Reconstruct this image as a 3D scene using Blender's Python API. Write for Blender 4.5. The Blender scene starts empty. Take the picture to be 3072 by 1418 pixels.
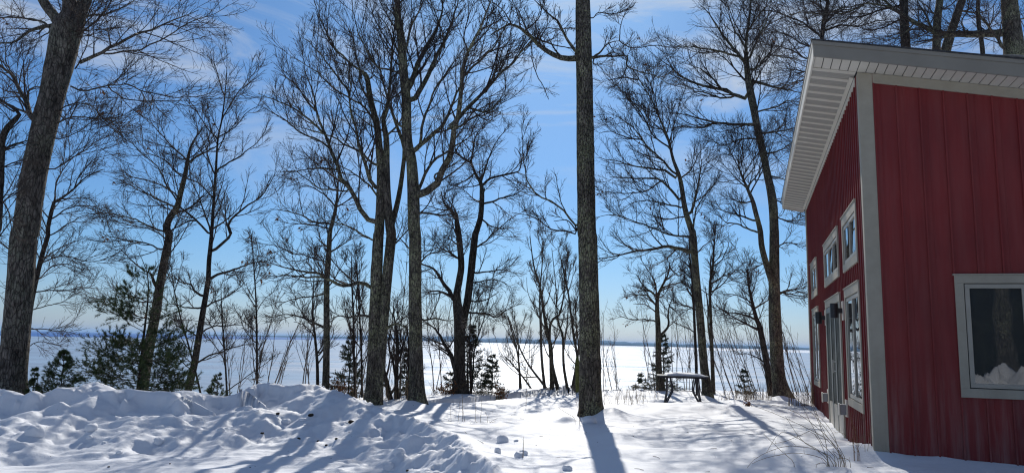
import bpy, math, random
import numpy as np
from mathutils import Vector, Matrix
R = math.radians
random.seed(7)
SC = bpy.context.scene
COL = SC.collection

# ------------------------------------------------------------------ camera
F, PW, PH = 2216.0, 3072.0, 1418.0
TH, RO = math.atan(315 / F), math.atan(0.0235)
EYE = np.array([0, 0, 1.6])
_f = np.array([0, math.cos(TH), math.sin(TH)])
_r0 = np.array([1.0, 0, 0]); _u0 = np.cross(_r0, _f)
_r = math.cos(RO) * _r0 + math.sin(RO) * _u0
_u = -math.sin(RO) * _r0 + math.cos(RO) * _u0
def ray(x, y): return _f + (x - PW / 2) / F * _r - (y - PH / 2) / F * _u
def at(x, y, Y):
    d = ray(x, y); return EYE + d * (Y / d[1])
def atz(x, y, z):
    d = ray(x, y); return EYE + d * ((z - EYE[2]) / d[2])
cam = bpy.data.cameras.new("camera"); co = bpy.data.objects.new("camera", cam); COL.objects.link(co)
cam.sensor_fit = 'HORIZONTAL'; cam.sensor_width = 36; cam.lens = 36 * F / PW
cam.clip_start = 0.1; cam.clip_end = 60000
m = Matrix(((_r[0], _u[0], -_f[0], 0), (_r[1], _u[1], -_f[1], 0), (_r[2], _u[2], -_f[2], 1.6), (0, 0, 0, 1)))
co.matrix_world = m
SC.camera = co

# ------------------------------------------------------------------ light
SUN_AZ, SUN_EL = 3.0, 35.0          # degrees right of the view axis, above the horizon
W = bpy.data.worlds.new("World"); SC.world = W; W.use_nodes = True
nt = W.node_tree; nt.nodes.clear()
def N(nt, t, **k):
    n = nt.nodes.new(t)
    for a, b in k.items():
        if a == 'inp':
            for i, v in b.items(): n.inputs[i].default_value = v
        else: setattr(n, a, b)
    return n
def Lk(nt, a, b): nt.links.new(a, b)
out = N(nt, 'ShaderNodeOutputWorld'); bg = N(nt, 'ShaderNodeBackground', inp={1: 0.080})
sky = N(nt, 'ShaderNodeTexSky', sky_type='NISHITA', sun_disc=False, sun_elevation=R(SUN_EL), sun_rotation=R(SUN_AZ),
        air_density=1.0, dust_density=0.5, ozone_density=3.0, altitude=200)
geo = N(nt, 'ShaderNodeTexCoord')
mp = N(nt, 'ShaderNodeMapping', inp={2: (0.3, 0.5, 0.2), 3: (1.5, 2.6, 6.0)})
no = N(nt, 'ShaderNodeTexNoise', inp={'Scale': 1.5, 'Detail': 9, 'Roughness': 0.62, 'Distortion': 1.1})
cr = N(nt, 'ShaderNodeValToRGB'); cr.color_ramp.elements[0].position = 0.475; cr.color_ramp.elements[1].position = 0.70
sp = N(nt, 'ShaderNodeSeparateXYZ'); mr = N(nt, 'ShaderNodeMapRange', inp={1: 0.10, 2: 0.36, 3: 0.0, 4: 0.85})
mu = N(nt, 'ShaderNodeMath', operation='MULTIPLY')
mx = N(nt, 'ShaderNodeMixRGB', blend_type='MIX'); mx.inputs[2].default_value = (8.0, 8.6, 9.2, 1)
tint = N(nt, 'ShaderNodeMixRGB', blend_type='MULTIPLY'); tint.inputs[0].default_value = 1
el = N(nt, 'ShaderNodeValToRGB'); ee = el.color_ramp.elements; ee[0].position = 0.0; ee[1].position = 0.45   # clear dry winter air: bluer at the horizon than the model
ee[0].color = (.62, .77, 1.12, 1); ee[1].color = (.54, .86, 1.16, 1); q_ = el.color_ramp.elements.new(.12); q_.color = (.53, .82, 1.13, 1)
Lk(nt, geo.outputs['Generated'], mp.inputs[0]); Lk(nt, mp.outputs[0], no.inputs[0]); Lk(nt, no.outputs[0], cr.inputs[0])
Lk(nt, geo.outputs['Generated'], sp.inputs[0]); Lk(nt, sp.outputs[2], mr.inputs[0])
Lk(nt, sp.outputs[2], el.inputs[0]); Lk(nt, el.outputs[0], tint.inputs[2]); Lk(nt, cr.outputs[0], mu.inputs[0]); Lk(nt, mr.outputs[0], mu.inputs[1]); Lk(nt, mu.outputs[0], mx.inputs[0])
Lk(nt, sky.outputs[0], tint.inputs[1]); Lk(nt, tint.outputs[0], mx.inputs[1]); Lk(nt, mx.outputs[0], bg.inputs[0]); Lk(nt, bg.outputs[0], out.inputs[0])
sl = bpy.data.lights.new("sun", 'SUN'); so = bpy.data.objects.new("sun", sl); COL.objects.link(so)
sl.energy = 4.3; sl.angle = R(0.55); sl.color = (1.0, 0.95, 0.87)
sd = Vector((math.sin(R(SUN_AZ)) * math.cos(R(SUN_EL)), math.cos(R(SUN_AZ)) * math.cos(R(SUN_EL)), math.sin(R(SUN_EL))))
so.rotation_euler = sd.to_track_quat('Z', 'Y').to_euler()
SC.view_settings.view_transform = 'Standard'; SC.view_settings.look = 'None'
SC.view_settings.exposure = -0.04; SC.view_settings.gamma = 1.0; SC.view_settings.use_curve_mapping = False
SC.render.engine = 'CYCLES'
SC.cycles.max_bounces = 6; SC.cycles.diffuse_bounces = 3; SC.cycles.glossy_bounces = 3; SC.cycles.transparent_max_bounces = 8
SC.cycles.filter_width = 1.2
SC.cycles.sample_clamp_indirect = 6

# ------------------------------------------------------------------ materials
def mat(name, col=(.5, .5, .5), rough=.6, spec=.4, metal=0):
    m = bpy.data.materials.new(name); m.use_nodes = True
    b = m.node_tree.nodes['Principled BSDF']
    b.inputs['Base Color'].default_value = (*col, 1); b.inputs['Roughness'].default_value = rough
    b.inputs['Specular IOR Level'].default_value = spec; b.inputs['Metallic'].default_value = metal
    return m, m.node_tree, b
def noise_mat(name, c1, c2, scale=8, stretch=(1, 1, 1), rough=.7, bump=.0, bscale=None, dist=.02, lo=.35, hi=.65, spec=.3, detail=6, coord='Object', bstretch=None):
    m, t, b = mat(name, c1, rough, spec)
    tc = N(t, 'ShaderNodeTexCoord'); mp = N(t, 'ShaderNodeMapping', inp={3: stretch})
    no = N(t, 'ShaderNodeTexNoise', inp={'Scale': scale, 'Detail': detail, 'Roughness': .6})
    cr = N(t, 'ShaderNodeValToRGB'); e = cr.color_ramp.elements
    e[0].position, e[1].position = lo, hi; e[0].color = (*c1, 1); e[1].color = (*c2, 1)
    Lk(t, tc.outputs[coord], mp.inputs[0]); Lk(t, mp.outputs[0], no.inputs[0]); Lk(t, no.outputs[0], cr.inputs[0]); Lk(t, cr.outputs[0], b.inputs['Base Color'])
    if bump:
        mp2 = N(t, 'ShaderNodeMapping', inp={3: bstretch or stretch}); Lk(t, tc.outputs[coord], mp2.inputs[0])
        n2 = N(t, 'ShaderNodeTexNoise', inp={'Scale': bscale or scale, 'Detail': 5, 'Roughness': .65}); Lk(t, mp2.outputs[0], n2.inputs[0])
        bm = N(t, 'ShaderNodeBump', inp={0: bump, 1: dist}); Lk(t, n2.outputs[0], bm.inputs['Height']); Lk(t, bm.outputs[0], b.inputs['Normal'])
    return m

def bark_mat(name, dark, mid, lich, lamt=.5, vs=1.0):
    m, t, b = mat(name, mid, .9, .15)
    tc = N(t, 'ShaderNodeTexCoord')
    mp = N(t, 'ShaderNodeMapping', inp={3: (1, 1, .28)}); Lk(t, tc.outputs['Object'], mp.inputs[0])
    v = N(t, 'ShaderNodeTexVoronoi', feature='DISTANCE_TO_EDGE', inp={'Scale': 26 * vs, 'Randomness': 1}); Lk(t, mp.outputs[0], v.inputs['Vector'])
    n1 = N(t, 'ShaderNodeTexNoise', inp={'Scale': 22 * vs, 'Detail': 8, 'Roughness': .7}); Lk(t, mp.outputs[0], n1.inputs[0])
    c1 = N(t, 'ShaderNodeValToRGB'); e = c1.color_ramp.elements; e[0].position, e[1].position = .36, .66; e[0].color = (*dark, 1); e[1].color = (*mid, 1)
    Lk(t, n1.outputs[0], c1.inputs[0])
    n2 = N(t, 'ShaderNodeTexNoise', inp={'Scale': 30, 'Detail': 4, 'Roughness': .6}); Lk(t, tc.outputs['Object'], n2.inputs[0])
    n3 = N(t, 'ShaderNodeTexNoise', inp={'Scale': 1.6, 'Detail': 3}); Lk(t, tc.outputs['Object'], n3.inputs[0])
    a = N(t, 'ShaderNodeMath', operation='MULTIPLY_ADD', inp={1: .7}); Lk(t, n3.outputs[0], a.inputs[0]); Lk(t, n2.outputs[0], a.inputs[2])
    c2 = N(t, 'ShaderNodeMapRange', inp={1: .84, 2: .98, 3: 0, 4: lamt}); Lk(t, a.outputs[0], c2.inputs[0])
    mx = N(t, 'ShaderNodeMixRGB'); mx.inputs[2].default_value = (*lich, 1); Lk(t, c2.outputs[0], mx.inputs[0]); Lk(t, c1.outputs[0], mx.inputs[1])
    gr = N(t, 'ShaderNodeMapRange', inp={1: 0.0, 2: .10, 3: .35, 4: 1}); Lk(t, v.outputs[0], gr.inputs[0])
    m2 = N(t, 'ShaderNodeMixRGB', blend_type='MULTIPLY'); m2.inputs[0].default_value = 1; Lk(t, mx.outputs[0], m2.inputs[1]); Lk(t, gr.outputs[0], m2.inputs[2])
    mp3 = N(t, 'ShaderNodeMapping', inp={3: (1, 1, .45)}); Lk(t, tc.outputs['Object'], mp3.inputs[0])
    n5 = N(t, 'ShaderNodeTexNoise', inp={'Scale': 4.5, 'Detail': 4, 'Roughness': .6, 'Distortion': .8}); Lk(t, mp3.outputs[0], n5.inputs[0])
    g5 = N(t, 'ShaderNodeMapRange', inp={1: .34, 2: .64, 3: .55, 4: 1.2}); Lk(t, n5.outputs[0], g5.inputs[0])
    m5 = N(t, 'ShaderNodeMixRGB', blend_type='MULTIPLY'); m5.inputs[0].default_value = 1; Lk(t, m2.outputs[0], m5.inputs[1]); Lk(t, g5.outputs[0], m5.inputs[2])
    Lk(t, m5.outputs[0], b.inputs['Base Color'])
    ad = N(t, 'ShaderNodeMath', operation='ADD'); Lk(t, gr.outputs[0], ad.inputs[0]); Lk(t, n1.outputs[0], ad.inputs[1])
    bm = N(t, 'ShaderNodeBump', inp={0: 1.0, 1: .03}); Lk(t, ad.outputs[0], bm.inputs['Height']); Lk(t, bm.outputs[0], b.inputs['Normal'])
    return m
BARK = bark_mat('oak_bark', (.045, .036, .03), (.20, .17, .14), (.25, .25, .15), .8)
BARKD = bark_mat('dark_bark', (.028, .024, .021), (.12, .10, .088), (.16, .16, .12), .4)
BARKL = bark_mat('lichen_bark', (.05, .042, .036), (.22, .19, .155), (.30, .30, .18), .9)
BARKT = bark_mat('ridged_bark', (.05, .043, .038), (.22, .19, .165), (.23, .24, .18), .6, .7)
TWIG = noise_mat('twig_bark', (.028, .02, .018), (.065, .048, .04), 6, rough=.8)
TWIGR = noise_mat('red_twig_bark', (.05, .028, .024), (.10, .065, .05), 6, rough=.8)
TWIGP = noise_mat('pale_twig_bark', (.075, .06, .05), (.15, .125, .10), 6, rough=.8)
STEM = noise_mat('dry_stem', (.15, .10, .055), (.30, .22, .13), 20, rough=.8)
LEAF = noise_mat('dead_leaf', (.16, .06, .025), (.30, .14, .06), 30, rough=.8)
NEED = noise_mat('pine_needles', (.03, .05, .016), (.085, .12, .035), 9, rough=.55)
NEEDS = noise_mat('spruce_needles', (.02, .034, .016), (.055, .075, .03), 9, rough=.6)
def snow_mat():
    m, t, b = mat('snow', (.80, .825, .87), .6, .2)
    tc = N(t, 'ShaderNodeTexCoord')
    n1 = N(t, 'ShaderNodeTexNoise', inp={'Scale': 28, 'Detail': 6, 'Roughness': .7}); Lk(t, tc.outputs['Object'], n1.inputs[0])
    n2 = N(t, 'ShaderNodeTexNoise', inp={'Scale': 190, 'Detail': 3, 'Roughness': .7}); Lk(t, tc.outputs['Object'], n2.inputs[0])
    b1 = N(t, 'ShaderNodeBump', inp={0: .45, 1: .02}); Lk(t, n1.outputs[0], b1.inputs['Height'])
    b2 = N(t, 'ShaderNodeBump', inp={0: .35, 1: .004}); Lk(t, n2.outputs[0], b2.inputs['Height']); Lk(t, b1.outputs[0], b2.inputs['Normal'])
    Lk(t, b2.outputs[0], b.inputs['Normal'])
    return m
SNOW = snow_mat()

# ------------------------------------------------------------------ helpers
def props(o, label=None, cat=None, group=None, kind=None):
    if label: o['label'] = label
    if cat: o['category'] = cat
    if group: o['group'] = group
    if kind: o['kind'] = kind
    return o
def link(name, me, parent=None, loc=None, **k):
    o = bpy.data.objects.new(name, me); COL.objects.link(o)
    if loc is not None: o.location = loc
    if parent is not None: o.parent = parent
    return props(o, **k)
def empty(name, loc, **k):
    o = bpy.data.objects.new(name, None); COL.objects.link(o); o.location = [float(v) for v in loc]; o.empty_display_size = .2
    return props(o, **k)
def mesh_np(name, V, Fc, mt, smooth=True):
    """V (n,3), Fc (m,k) all faces with k corners"""
    me = bpy.data.meshes.new(name); V = np.asarray(V, np.float32); Fc = np.asarray(Fc, np.int32); k = Fc.shape[1]
    me.vertices.add(len(V)); me.vertices.foreach_set('co', V.ravel())
    me.loops.add(Fc.size); me.loops.foreach_set('vertex_index', Fc.ravel())
    me.polygons.add(len(Fc)); me.polygons.foreach_set('loop_start', np.arange(0, Fc.size, k, dtype=np.int32))
    me.polygons.foreach_set('loop_total', np.full(len(Fc), k, np.int32))
    if smooth: me.polygons.foreach_set('use_smooth', np.ones(len(Fc), bool))
    me.update(calc_edges=True)
    if mt: me.materials.append(mt)
    return me
def mesh_py(name, V, Fs, mt, smooth=False):
    me = bpy.data.meshes.new(name); me.from_pydata([tuple(map(float, v)) for v in V], [], Fs)
    if smooth: me.polygons.foreach_set('use_smooth', [True] * len(me.polygons))
    for q in (mt if isinstance(mt, (list, tuple)) else [mt]): me.materials.append(q)
    return me
BOXF = [(0, 1, 3, 2), (4, 6, 7, 5), (0, 4, 5, 1), (2, 3, 7, 6), (0, 2, 6, 4), (1, 5, 7, 3)]
def cat_geo(parts):
    V, Fs, n = [], [], 0
    for v, f in parts:
        V += list(v); Fs += [tuple(i + n for i in q) for q in f]; n += len(v)
    return V, Fs

def tubes(P, Rd, sides=3, cap=False):
    P = np.asarray(P, float); Rd = np.asarray(Rd, float); n, k, _ = P.shape
    T = np.gradient(P, axis=1); T /= np.linalg.norm(T, axis=2, keepdims=True) + 1e-9
    mean = P[:, -1] - P[:, 0]; ax = np.zeros((n, 3)); ax[np.arange(n), np.argmin(np.abs(mean), axis=1)] = 1
    ax = np.repeat(ax[:, None], k, 1)
    A = np.cross(T, ax); A /= np.linalg.norm(A, axis=2, keepdims=True) + 1e-9; B = np.cross(T, A)
    th = np.arange(sides) * 2 * np.pi / sides
    V = P[:, :, None] + Rd[:, :, None, None] * (np.cos(th)[None, None, :, None] * A[:, :, None] + np.sin(th)[None, None, :, None] * B[:, :, None])
    idx = np.arange(n * k * sides).reshape(n, k, sides)
    a = idx[:, :-1]; b = idx[:, 1:]
    Fc = np.stack([a, np.roll(a, -1, 2), np.roll(b, -1, 2), b], -1).reshape(-1, 4)
    return V.reshape(-1, 3), Fc
def merge(lst):
    V, Fq, n = [], [], 0
    for v, f in lst:
        V.append(v); Fq.append(f + n); n += len(v)
    return np.concatenate(V), np.concatenate(Fq)

def catmull(P, k):
    P = np.asarray(P, float); n = len(P)
    if n == 2: return P[0] + (P[1] - P[0]) * np.linspace(0, 1, k)[:, None]
    d = np.r_[0, np.cumsum(np.linalg.norm(np.diff(P[:, :3], axis=0), axis=1))]; d /= d[-1]
    t = np.linspace(0, 1, k); i = np.clip(np.searchsorted(d, t, 'right') - 1, 0, n - 2)
    u = ((t - d[i]) / (d[i + 1] - d[i] + 1e-9))[:, None]
    p0 = P[np.maximum(i - 1, 0)]; p1 = P[i]; p2 = P[i + 1]; p3 = P[np.minimum(i + 2, n - 1)]
    return .5 * (2 * p1 + (p2 - p0) * u + (2 * p0 - 5 * p1 + 4 * p2 - p3) * u ** 2 + (3 * p1 - p0 - 3 * p2 + p3) * u ** 3)

def _hash(ix, iy, s):
    h = (ix * 374761393 + iy * 668265263 + s * 974711) & 0xffffffff
    h = ((h ^ (h >> 13)) * 1274126177) & 0xffffffff
    return h ^ (h >> 16)
def pnoise(x, y, s=0):
    ix = np.floor(x).astype(np.int64); iy = np.floor(y).astype(np.int64); fx = x - ix; fy = y - iy
    u = fx * fx * fx * (fx * (fx * 6 - 15) + 10); v = fy * fy * fy * (fy * (fy * 6 - 15) + 10)
    def g(dx, dy):
        a = _hash(ix + dx, iy + dy, s) / 4294967296.0 * 2 * np.pi
        return np.cos(a) * (fx - dx) + np.sin(a) * (fy - dy)
    return (g(0, 0) * (1 - u) + g(1, 0) * u) * (1 - v) + (g(0, 1) * (1 - u) + g(1, 1) * u) * v
def fbm(x, y, o=4, s=0, g=.5):
    r = 0; a = 1
    for i in range(o): r = r + a * pnoise(x * 2 ** i + 17 * i, y * 2 ** i - 9 * i, s + i); a *= g
    return r
def plates(x, y, size, s=0):
    """broken slabs: each cell is a tilted flat piece"""
    X = x / size; Y = y / size; ix = np.floor(X).astype(np.int64); iy = np.floor(Y).astype(np.int64); best = np.full(X.shape, 1e9); out = np.zeros(X.shape)
    for a in (-1, 0, 1):
        for b in (-1, 0, 1):
            h = lambda k: _hash(ix + a, iy + b, s * 31 + k) / 4294967296.0
            dx = X - (ix + a + h(1)); dy = Y - (iy + b + h(2)); d = np.abs(dx) + np.abs(dy) + .35 * np.hypot(dx, dy)
            v = (h(3) - .5) + dx * (h(4) - .5) * 1.3 + dy * (h(5) - .5) * 1.3; w = d < best; best = np.where(w, d, best); out = np.where(w, v, out)
    return out
def sst(t): t = np.clip(t, 0, 1); return t * t * (3 - 2 * t)

# ------------------------------------------------------------------ terrain
CREST = [(-420, 1180, .62), (-150, 1174, .64), (0, 1170, .66), (35, 1174, .66), (68, 1187, .6), (92, 1188, .6), (136, 1178, .64), (177, 1162, .72), (245, 1161, .72), (264, 1153, .75), (293, 1151, .76),
         (334, 1166, .7), (408, 1168, .7), (448, 1170, .69), (489, 1173, .68), (530, 1178, .66), (571, 1170, .66), (639, 1187, .58), (674, 1190, .56), (699, 1184, .6), (770, 1152, .74), (827, 1153, .75),
         (900, 1156, .75), (949, 1155, .74), (1003, 1172, .67), (1071, 1197, .57), (1125, 1220, .49), (1180, 1242, .44), (1248, 1264, .41), (1302, 1283, .4), (1355, 1304, .38), (1420, 1345, .36), (1499, 1408, .34), (1580, 1500, .32), (1700, 1700, .31), (1900, 2200, .3)]
CR = np.array([[*atz(x, y, z)[:2], z] for x, y, z in CREST])
FIELD = .25
# soft swellings and snow cups (px x, px y, height, rx, ry)
BUMPS = [(1700, 1252, .11, .16, .16), (1832, 1244, .17, .30, .55), (1850, 1300, .10, .30, .8), (1235, 1216, .10, .35, .3), (2040, 1222, .13, 2.3, .9), (1700, 1163, .12, .6, .4), (2560, 1368, .10, .5, .3),
         (2420, 1330, .10, .8, .8), (2760, 1372, .08, .7, .6), (2920, 1368, .13, .9, .9), (3120, 1366, .20, 1.2, 1.1), (2345, 1196, .12, .3, .3), (2110, 1190, .1, .3, .3), (1730, 1370, .05, .9, .3), (1500, 1330, .05, .8, .4), (1990, 1345, .07, .7, .4)]
BW = [(*atz(x, y, .3)[:2], h, rx, ry) for x, y, h, rx, ry in BUMPS]
_g = np.random.RandomState(5)
PITS = []
for _ in range(16):
    PITS.append((-7.5 + 11 * _g.rand(), 11.4 + 1.6 * _g.rand(), -.05 - .05 * _g.rand(), .09 + .09 * _g.rand(), .06 + .05 * _g.rand()))
LUMPS = []
for _ in range(34):
    k = _g.randint(0, 29); u = _g.rand(); c = CR[k] * (1 - u) + CR[k + 1] * u
    LUMPS.append((c[0] + _g.randn() * .3, c[1] - .25 - 1.4 * _g.rand(), .02 + .06 * _g.rand(), .12 + .2 * _g.rand(), .09 + .12 * _g.rand()))
def height(X, Y):
    X = np.asarray(X, float); Y = np.asarray(Y, float)
    best = np.full(X.shape, 1e9); sd = np.zeros(X.shape); zc = np.zeros(X.shape); tt = np.zeros(X.shape)
    for i in range(len(CR) - 1):
        a, b = CR[i], CR[i + 1]; dx, dy = b[0] - a[0], b[1] - a[1]; L2 = dx * dx + dy * dy
        t = np.clip(((X - a[0]) * dx + (Y - a[1]) * dy) / L2, 0, 1)
        qx, qy = X - a[0] - t * dx, Y - a[1] - t * dy; d = np.hypot(qx, qy); s = np.sign(dx * qy - dy * qx)
        w = d < best; best = np.where(w, d, best); sd = np.where(w, s, sd); zc = np.where(w, a[2] + (b[2] - a[2]) * t, zc); tt = np.where(w, i + t, tt)
    tt = np.interp(X, CR[:, 0], np.arange(len(CR))); zc = np.interp(X, CR[:, 0], CR[:, 2])      # smooth along the bank
    # far side (sd>0) = untouched snow; near side (sd<0) = ploughed
    n1 = fbm(X * .35, Y * .35, 3, 3); n2 = fbm(X * 1.1 + 5, Y * 1.1, 4, 11)
    field = FIELD + .07 * n1 + .035 * n2 + .012 * fbm(X * 2.2, Y * 5, 3, 77)
    wl = np.interp(tt, [0, 22, 26, 30, 35], [2.7, 2.5, 1.5, .9, .7])
    wb = np.interp(tt, [0, 22, 26, 35], [1.0, 1.1, .7, .5])
    cut = np.interp(tt, [0, 22, 25, 28, 35], [.34, .34, .26, .15, .1]) * np.clip(.9 + 1.9 * fbm(X * .8, Y * .3, 2, 81), 0, 1.4); cw = .26 + .14 * pnoise(X * 1.3, Y * .3, 83)
    e0 = np.clip(best + .30 * fbm(X * 1.8, Y * 1.8, 4, 85, .6) * sst(best / .15), 0, 9)
    bank_l = zc * (1 - cut * sst(e0 / cw) - (1 - cut) * sst(.5 * np.clip(e0 / wl, 0, 1) + .5 * np.clip(e0 / wl, 0, 1) ** 1.0))
    floor = .0 + .034 * fbm(X * .6, (Y - .18 * X) * 3.0, 4, 21) + .03 * fbm(X * .5 + .3 * Y, Y * 1.3, 3, 31)
    swell = .15 * fbm(X * .42 + 2, Y * .6, 2, 97)
    lump = swell + (.10 - np.abs(fbm(X * .8 + 3, Y * 1.1, 4, 41, .5))) * .24 + .01
    lump2 = fbm(X * 3.0, Y * 4, 3, 51, .5) * .030 * (.3 + 1.4 * sst(.5 + fbm(X * .6, Y * .6, 2, 53))) * .8
    near = floor + bank_l + (lump + lump2) * sst(best / .30) * (1 - sst((best - wl * .95) / .9)) * np.interp(tt, [0, 18.5, 20, 25, 27, 35], [.55, .55, .28, .28, .7, .7])
    far = field + np.maximum(zc - field, 0) * (1 - sst(best / wb))
    sm = sst(sd * best / .1 * .5 + .5)
    Z = np.where(sd > 0, far, near) + 0 * sm
    # cut clods along the right part of the ridge
    wx, wy = X + .12 * fbm(X * 3, Y * 3, 2, 91), Y + .12 * fbm(X * 3 + 9, Y * 3, 2, 92)
    pm = (sd < 0) * sst(best / .12) * (1 - sst((best - wl * .85) / .6)) * sst(.55 + 2.2 * fbm(X * .55, Y * .7, 2, 93))
    pm = pm * np.interp(tt, [0, 18.5, 20, 25, 26.5, 36], [.45, .45, .16, .16, .7, .7])
    Z = Z + pm * (.075 * plates(wx, wy, .42, 1) + .030 * plates(wx, wy, .17, 2))
    Z = Z + .035 * fbm(X * 2.2, Y * .8, 3, 95) * (1 - sst(best / .5)) * (tt < 24)
    e = (1 - sst((best - .1) / .55)) * (tt > 24) * (sd < 0)
    Z = Z + e * (.10 * np.abs(fbm(X * 3.4, Y * 3.4, 3, 61)) + .03 * fbm(X * 14, Y * 14, 3, 63))
    for x, y, h, rx, ry in BW: Z = Z + h * np.exp(-((X - x) / rx) ** 2 - ((Y - y) / ry) ** 2)
    for x, y, h, rx, ry in PITS: Z = Z + np.where(sd < 0, 1, 0) * h * np.exp(-((X - x) / rx) ** 2 - ((Y - y) / ry) ** 2)
    for x, y, h, rx, ry in LUMPS:
        q = ((X - x) / rx) ** 2 + ((Y - y) / ry) ** 2
        Z = Z + (sd < 0) * h * (1 - sst(np.sqrt(q) - .25))
    # bluff down to the lake
    yb = np.interp(X, [-14, -6, -3.0, -1, 1, 9], [15.6, 16.0, 17.5, 20.5, 22.5, 23.5])
    d = Y - yb + .5 * fbm(X * .5, Y * .2, 2, 71)
    Z = Z - np.where(d > 0, 12.0 * sst(d / 26.0) + .10 * np.clip(d, 0, 12), 0)
    return Z
def gz(x, y): return float(height(np.array([x]), np.array([y]))[0])

def axis(a, b, step, outs):
    c = np.arange(a, b, step); lo, hi = [], []
    s = step; v = a
    while v > outs[0]: s *= 1.12; v -= s; lo.append(v)
    s = step; v = c[-1]
    while v < outs[1]: s *= 1.12; v += s; hi.append(v)
    return np.r_[lo[::-1], c, hi]
gx = axis(-10.5, 8.0, .034, (-400, 400)); gy1 = np.arange(7.6, 14.8, .03); s = .03; v = gy1[-1]; hi = []
while v < 160:
    s = min(s * 1.045, .12 if v < 25 else 1e9) if v < 25 else s * 1.12; v += s; hi.append(v)
s = .03; v = 7.6; lo = []
while v > -400: s *= 1.13; v -= s; lo.append(v)
gy = np.r_[lo[::-1], gy1, hi]
GX, GY = np.meshgrid(gx, gy); GZ = height(GX, GY)
ny, nx = GX.shape; ii = np.arange(nx * ny).reshape(ny, nx)
Fg = np.stack([ii[:-1, :-1], ii[:-1, 1:], ii[1:, 1:], ii[1:, :-1]], -1).reshape(-1, 4)
link('snow_ground', mesh_np('snow_ground', np.stack([GX, GY, GZ], -1).reshape(-1, 3), Fg, SNOW), kind='structure')

# ------------------------------------------------------------------ lake and far shore
LZ = -9.0; HZD = 8e-5
def ice_mat():
    m, t, b = mat('lake_ice', (.3, .35, .5), .30, .55)
    tc = N(t, 'ShaderNodeTexCoord'); mp = N(t, 'ShaderNodeMapping', inp={3: (.010, .035, 1)}); Lk(t, tc.outputs['Object'], mp.inputs[0])
    n1 = N(t, 'ShaderNodeTexNoise', inp={'Scale': 1.0, 'Detail': 7, 'Roughness': .6}); Lk(t, mp.outputs[0], n1.inputs[0])
    cr = N(t, 'ShaderNodeValToRGB'); e = cr.color_ramp.elements; e[0].position, e[1].position = .38, .66; e[0].color = (.22, .29, .38, 1); e[1].color = (.34, .41, .48, 1)
    Lk(t, n1.outputs[0], cr.inputs[0]); Lk(t, cr.outputs[0], b.inputs['Base Color'])
    n2 = N(t, 'ShaderNodeTexNoise', inp={'Scale': .9, 'Detail': 8, 'Roughness': .7}); mp2 = N(t, 'ShaderNodeMapping', inp={3: (.35, 1.6, 1)}); Lk(t, tc.outputs['Object'], mp2.inputs[0]); Lk(t, mp2.outputs[0], n2.inputs[0])
    bm = N(t, 'ShaderNodeBump', inp={0: .55, 1: .30}); Lk(t, n2.outputs[0], bm.inputs['Height']); Lk(t, bm.outputs[0], b.inputs['Normal'])
    n4 = N(t, 'ShaderNodeTexNoise', inp={'Scale': 1.0, 'Detail': 8, 'Roughness': .65}); mp4 = N(t, 'ShaderNodeMapping', inp={3: (.02, .11, 1)}); Lk(t, tc.outputs['Object'], mp4.inputs[0]); Lk(t, mp4.outputs[0], n4.inputs[0])
    sp4 = N(t, 'ShaderNodeMapRange', inp={1: .40, 2: .60, 3: .12, 4: .55}); Lk(t, n4.outputs[0], sp4.inputs[0]); Lk(t, sp4.outputs[0], b.inputs['Specular IOR Level'])
    rr_ = N(t, 'ShaderNodeMapRange', inp={1: .35, 2: .65, 3: .46, 4: .24}); Lk(t, n1.outputs[0], rr_.inputs[0]); Lk(t, rr_.outputs[0], b.inputs['Roughness'])
    return m
ICE = ice_mat()
xs = np.linspace(-16000, 16000, 33); ys = np.array([12, 60, 200, 600, 2000, 8000, 26000.])
LX, LY = np.meshgrid(xs, ys); ii = np.arange(LX.size).reshape(LX.shape)
Fl = np.stack([ii[:-1, :-1], ii[:-1, 1:], ii[1:, 1:], ii[1:, :-1]], -1).reshape(-1, 4)
link('frozen_lake', mesh_np('frozen_lake', np.stack([LX, LY, np.full(LX.shape, LZ)], -1).reshape(-1, 3), Fl, ICE, False), kind='structure')
WATER = noise_mat('open_water', (.004, .07, .30), (.012, .12, .42), 1, (.0003, .004, 1), rough=.6, spec=.1, lo=.4, hi=.6)
edge = [(-900, 998), (-200, 1003), (104, 1008), (370, 1012.3), (600, 1015.5), (800, 1017.5), (1000, 1019), (1150, 1019.5), (1300, 1021.6), (1480, 1024.6), (1700, 1029.4)]
E1 = [atz(x, y, LZ) for x, y in edge]
E2 = [np.array([p[0] / p[1] * 24000, 24000, LZ]) for p in E1]
V = [(*p[:2], LZ + .05) for p in E1] + [(*p[:2], LZ + .05) for p in E2]; n = len(E1)
link('open_water', mesh_py('open_water', V, [(i, i + 1, n + i + 1, n + i) for i in range(n - 1)], WATER), kind='structure')
s1 = [(1560, 1026.0, 1030), (1750, 1031.5, 1037), (2120, 1040.5, 1049.5), (2430, 1048, 1058), (2800, 1057, 1068), (3400, 1071, 1083)]
V = []
for x, ya, yb_ in s1: V += [tuple(atz(x, yb_, LZ)[:2]) + (LZ + .1,), tuple(atz(x, ya, LZ)[:2]) + (LZ + .1,)]
link('snow_covered_ice', mesh_py('snow_covered_ice', V, [(2 * i, 2 * i + 2, 2 * i + 3, 2 * i + 1) for i in range(len(s1) - 1)], noise_mat('wind_packed_snow', (.55, .6, .66), (.78, .8, .84), .01, (1, 3, 1), rough=.7)), kind='structure')
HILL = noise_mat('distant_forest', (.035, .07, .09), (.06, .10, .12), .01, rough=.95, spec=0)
rg = np.random.RandomState(3)
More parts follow.
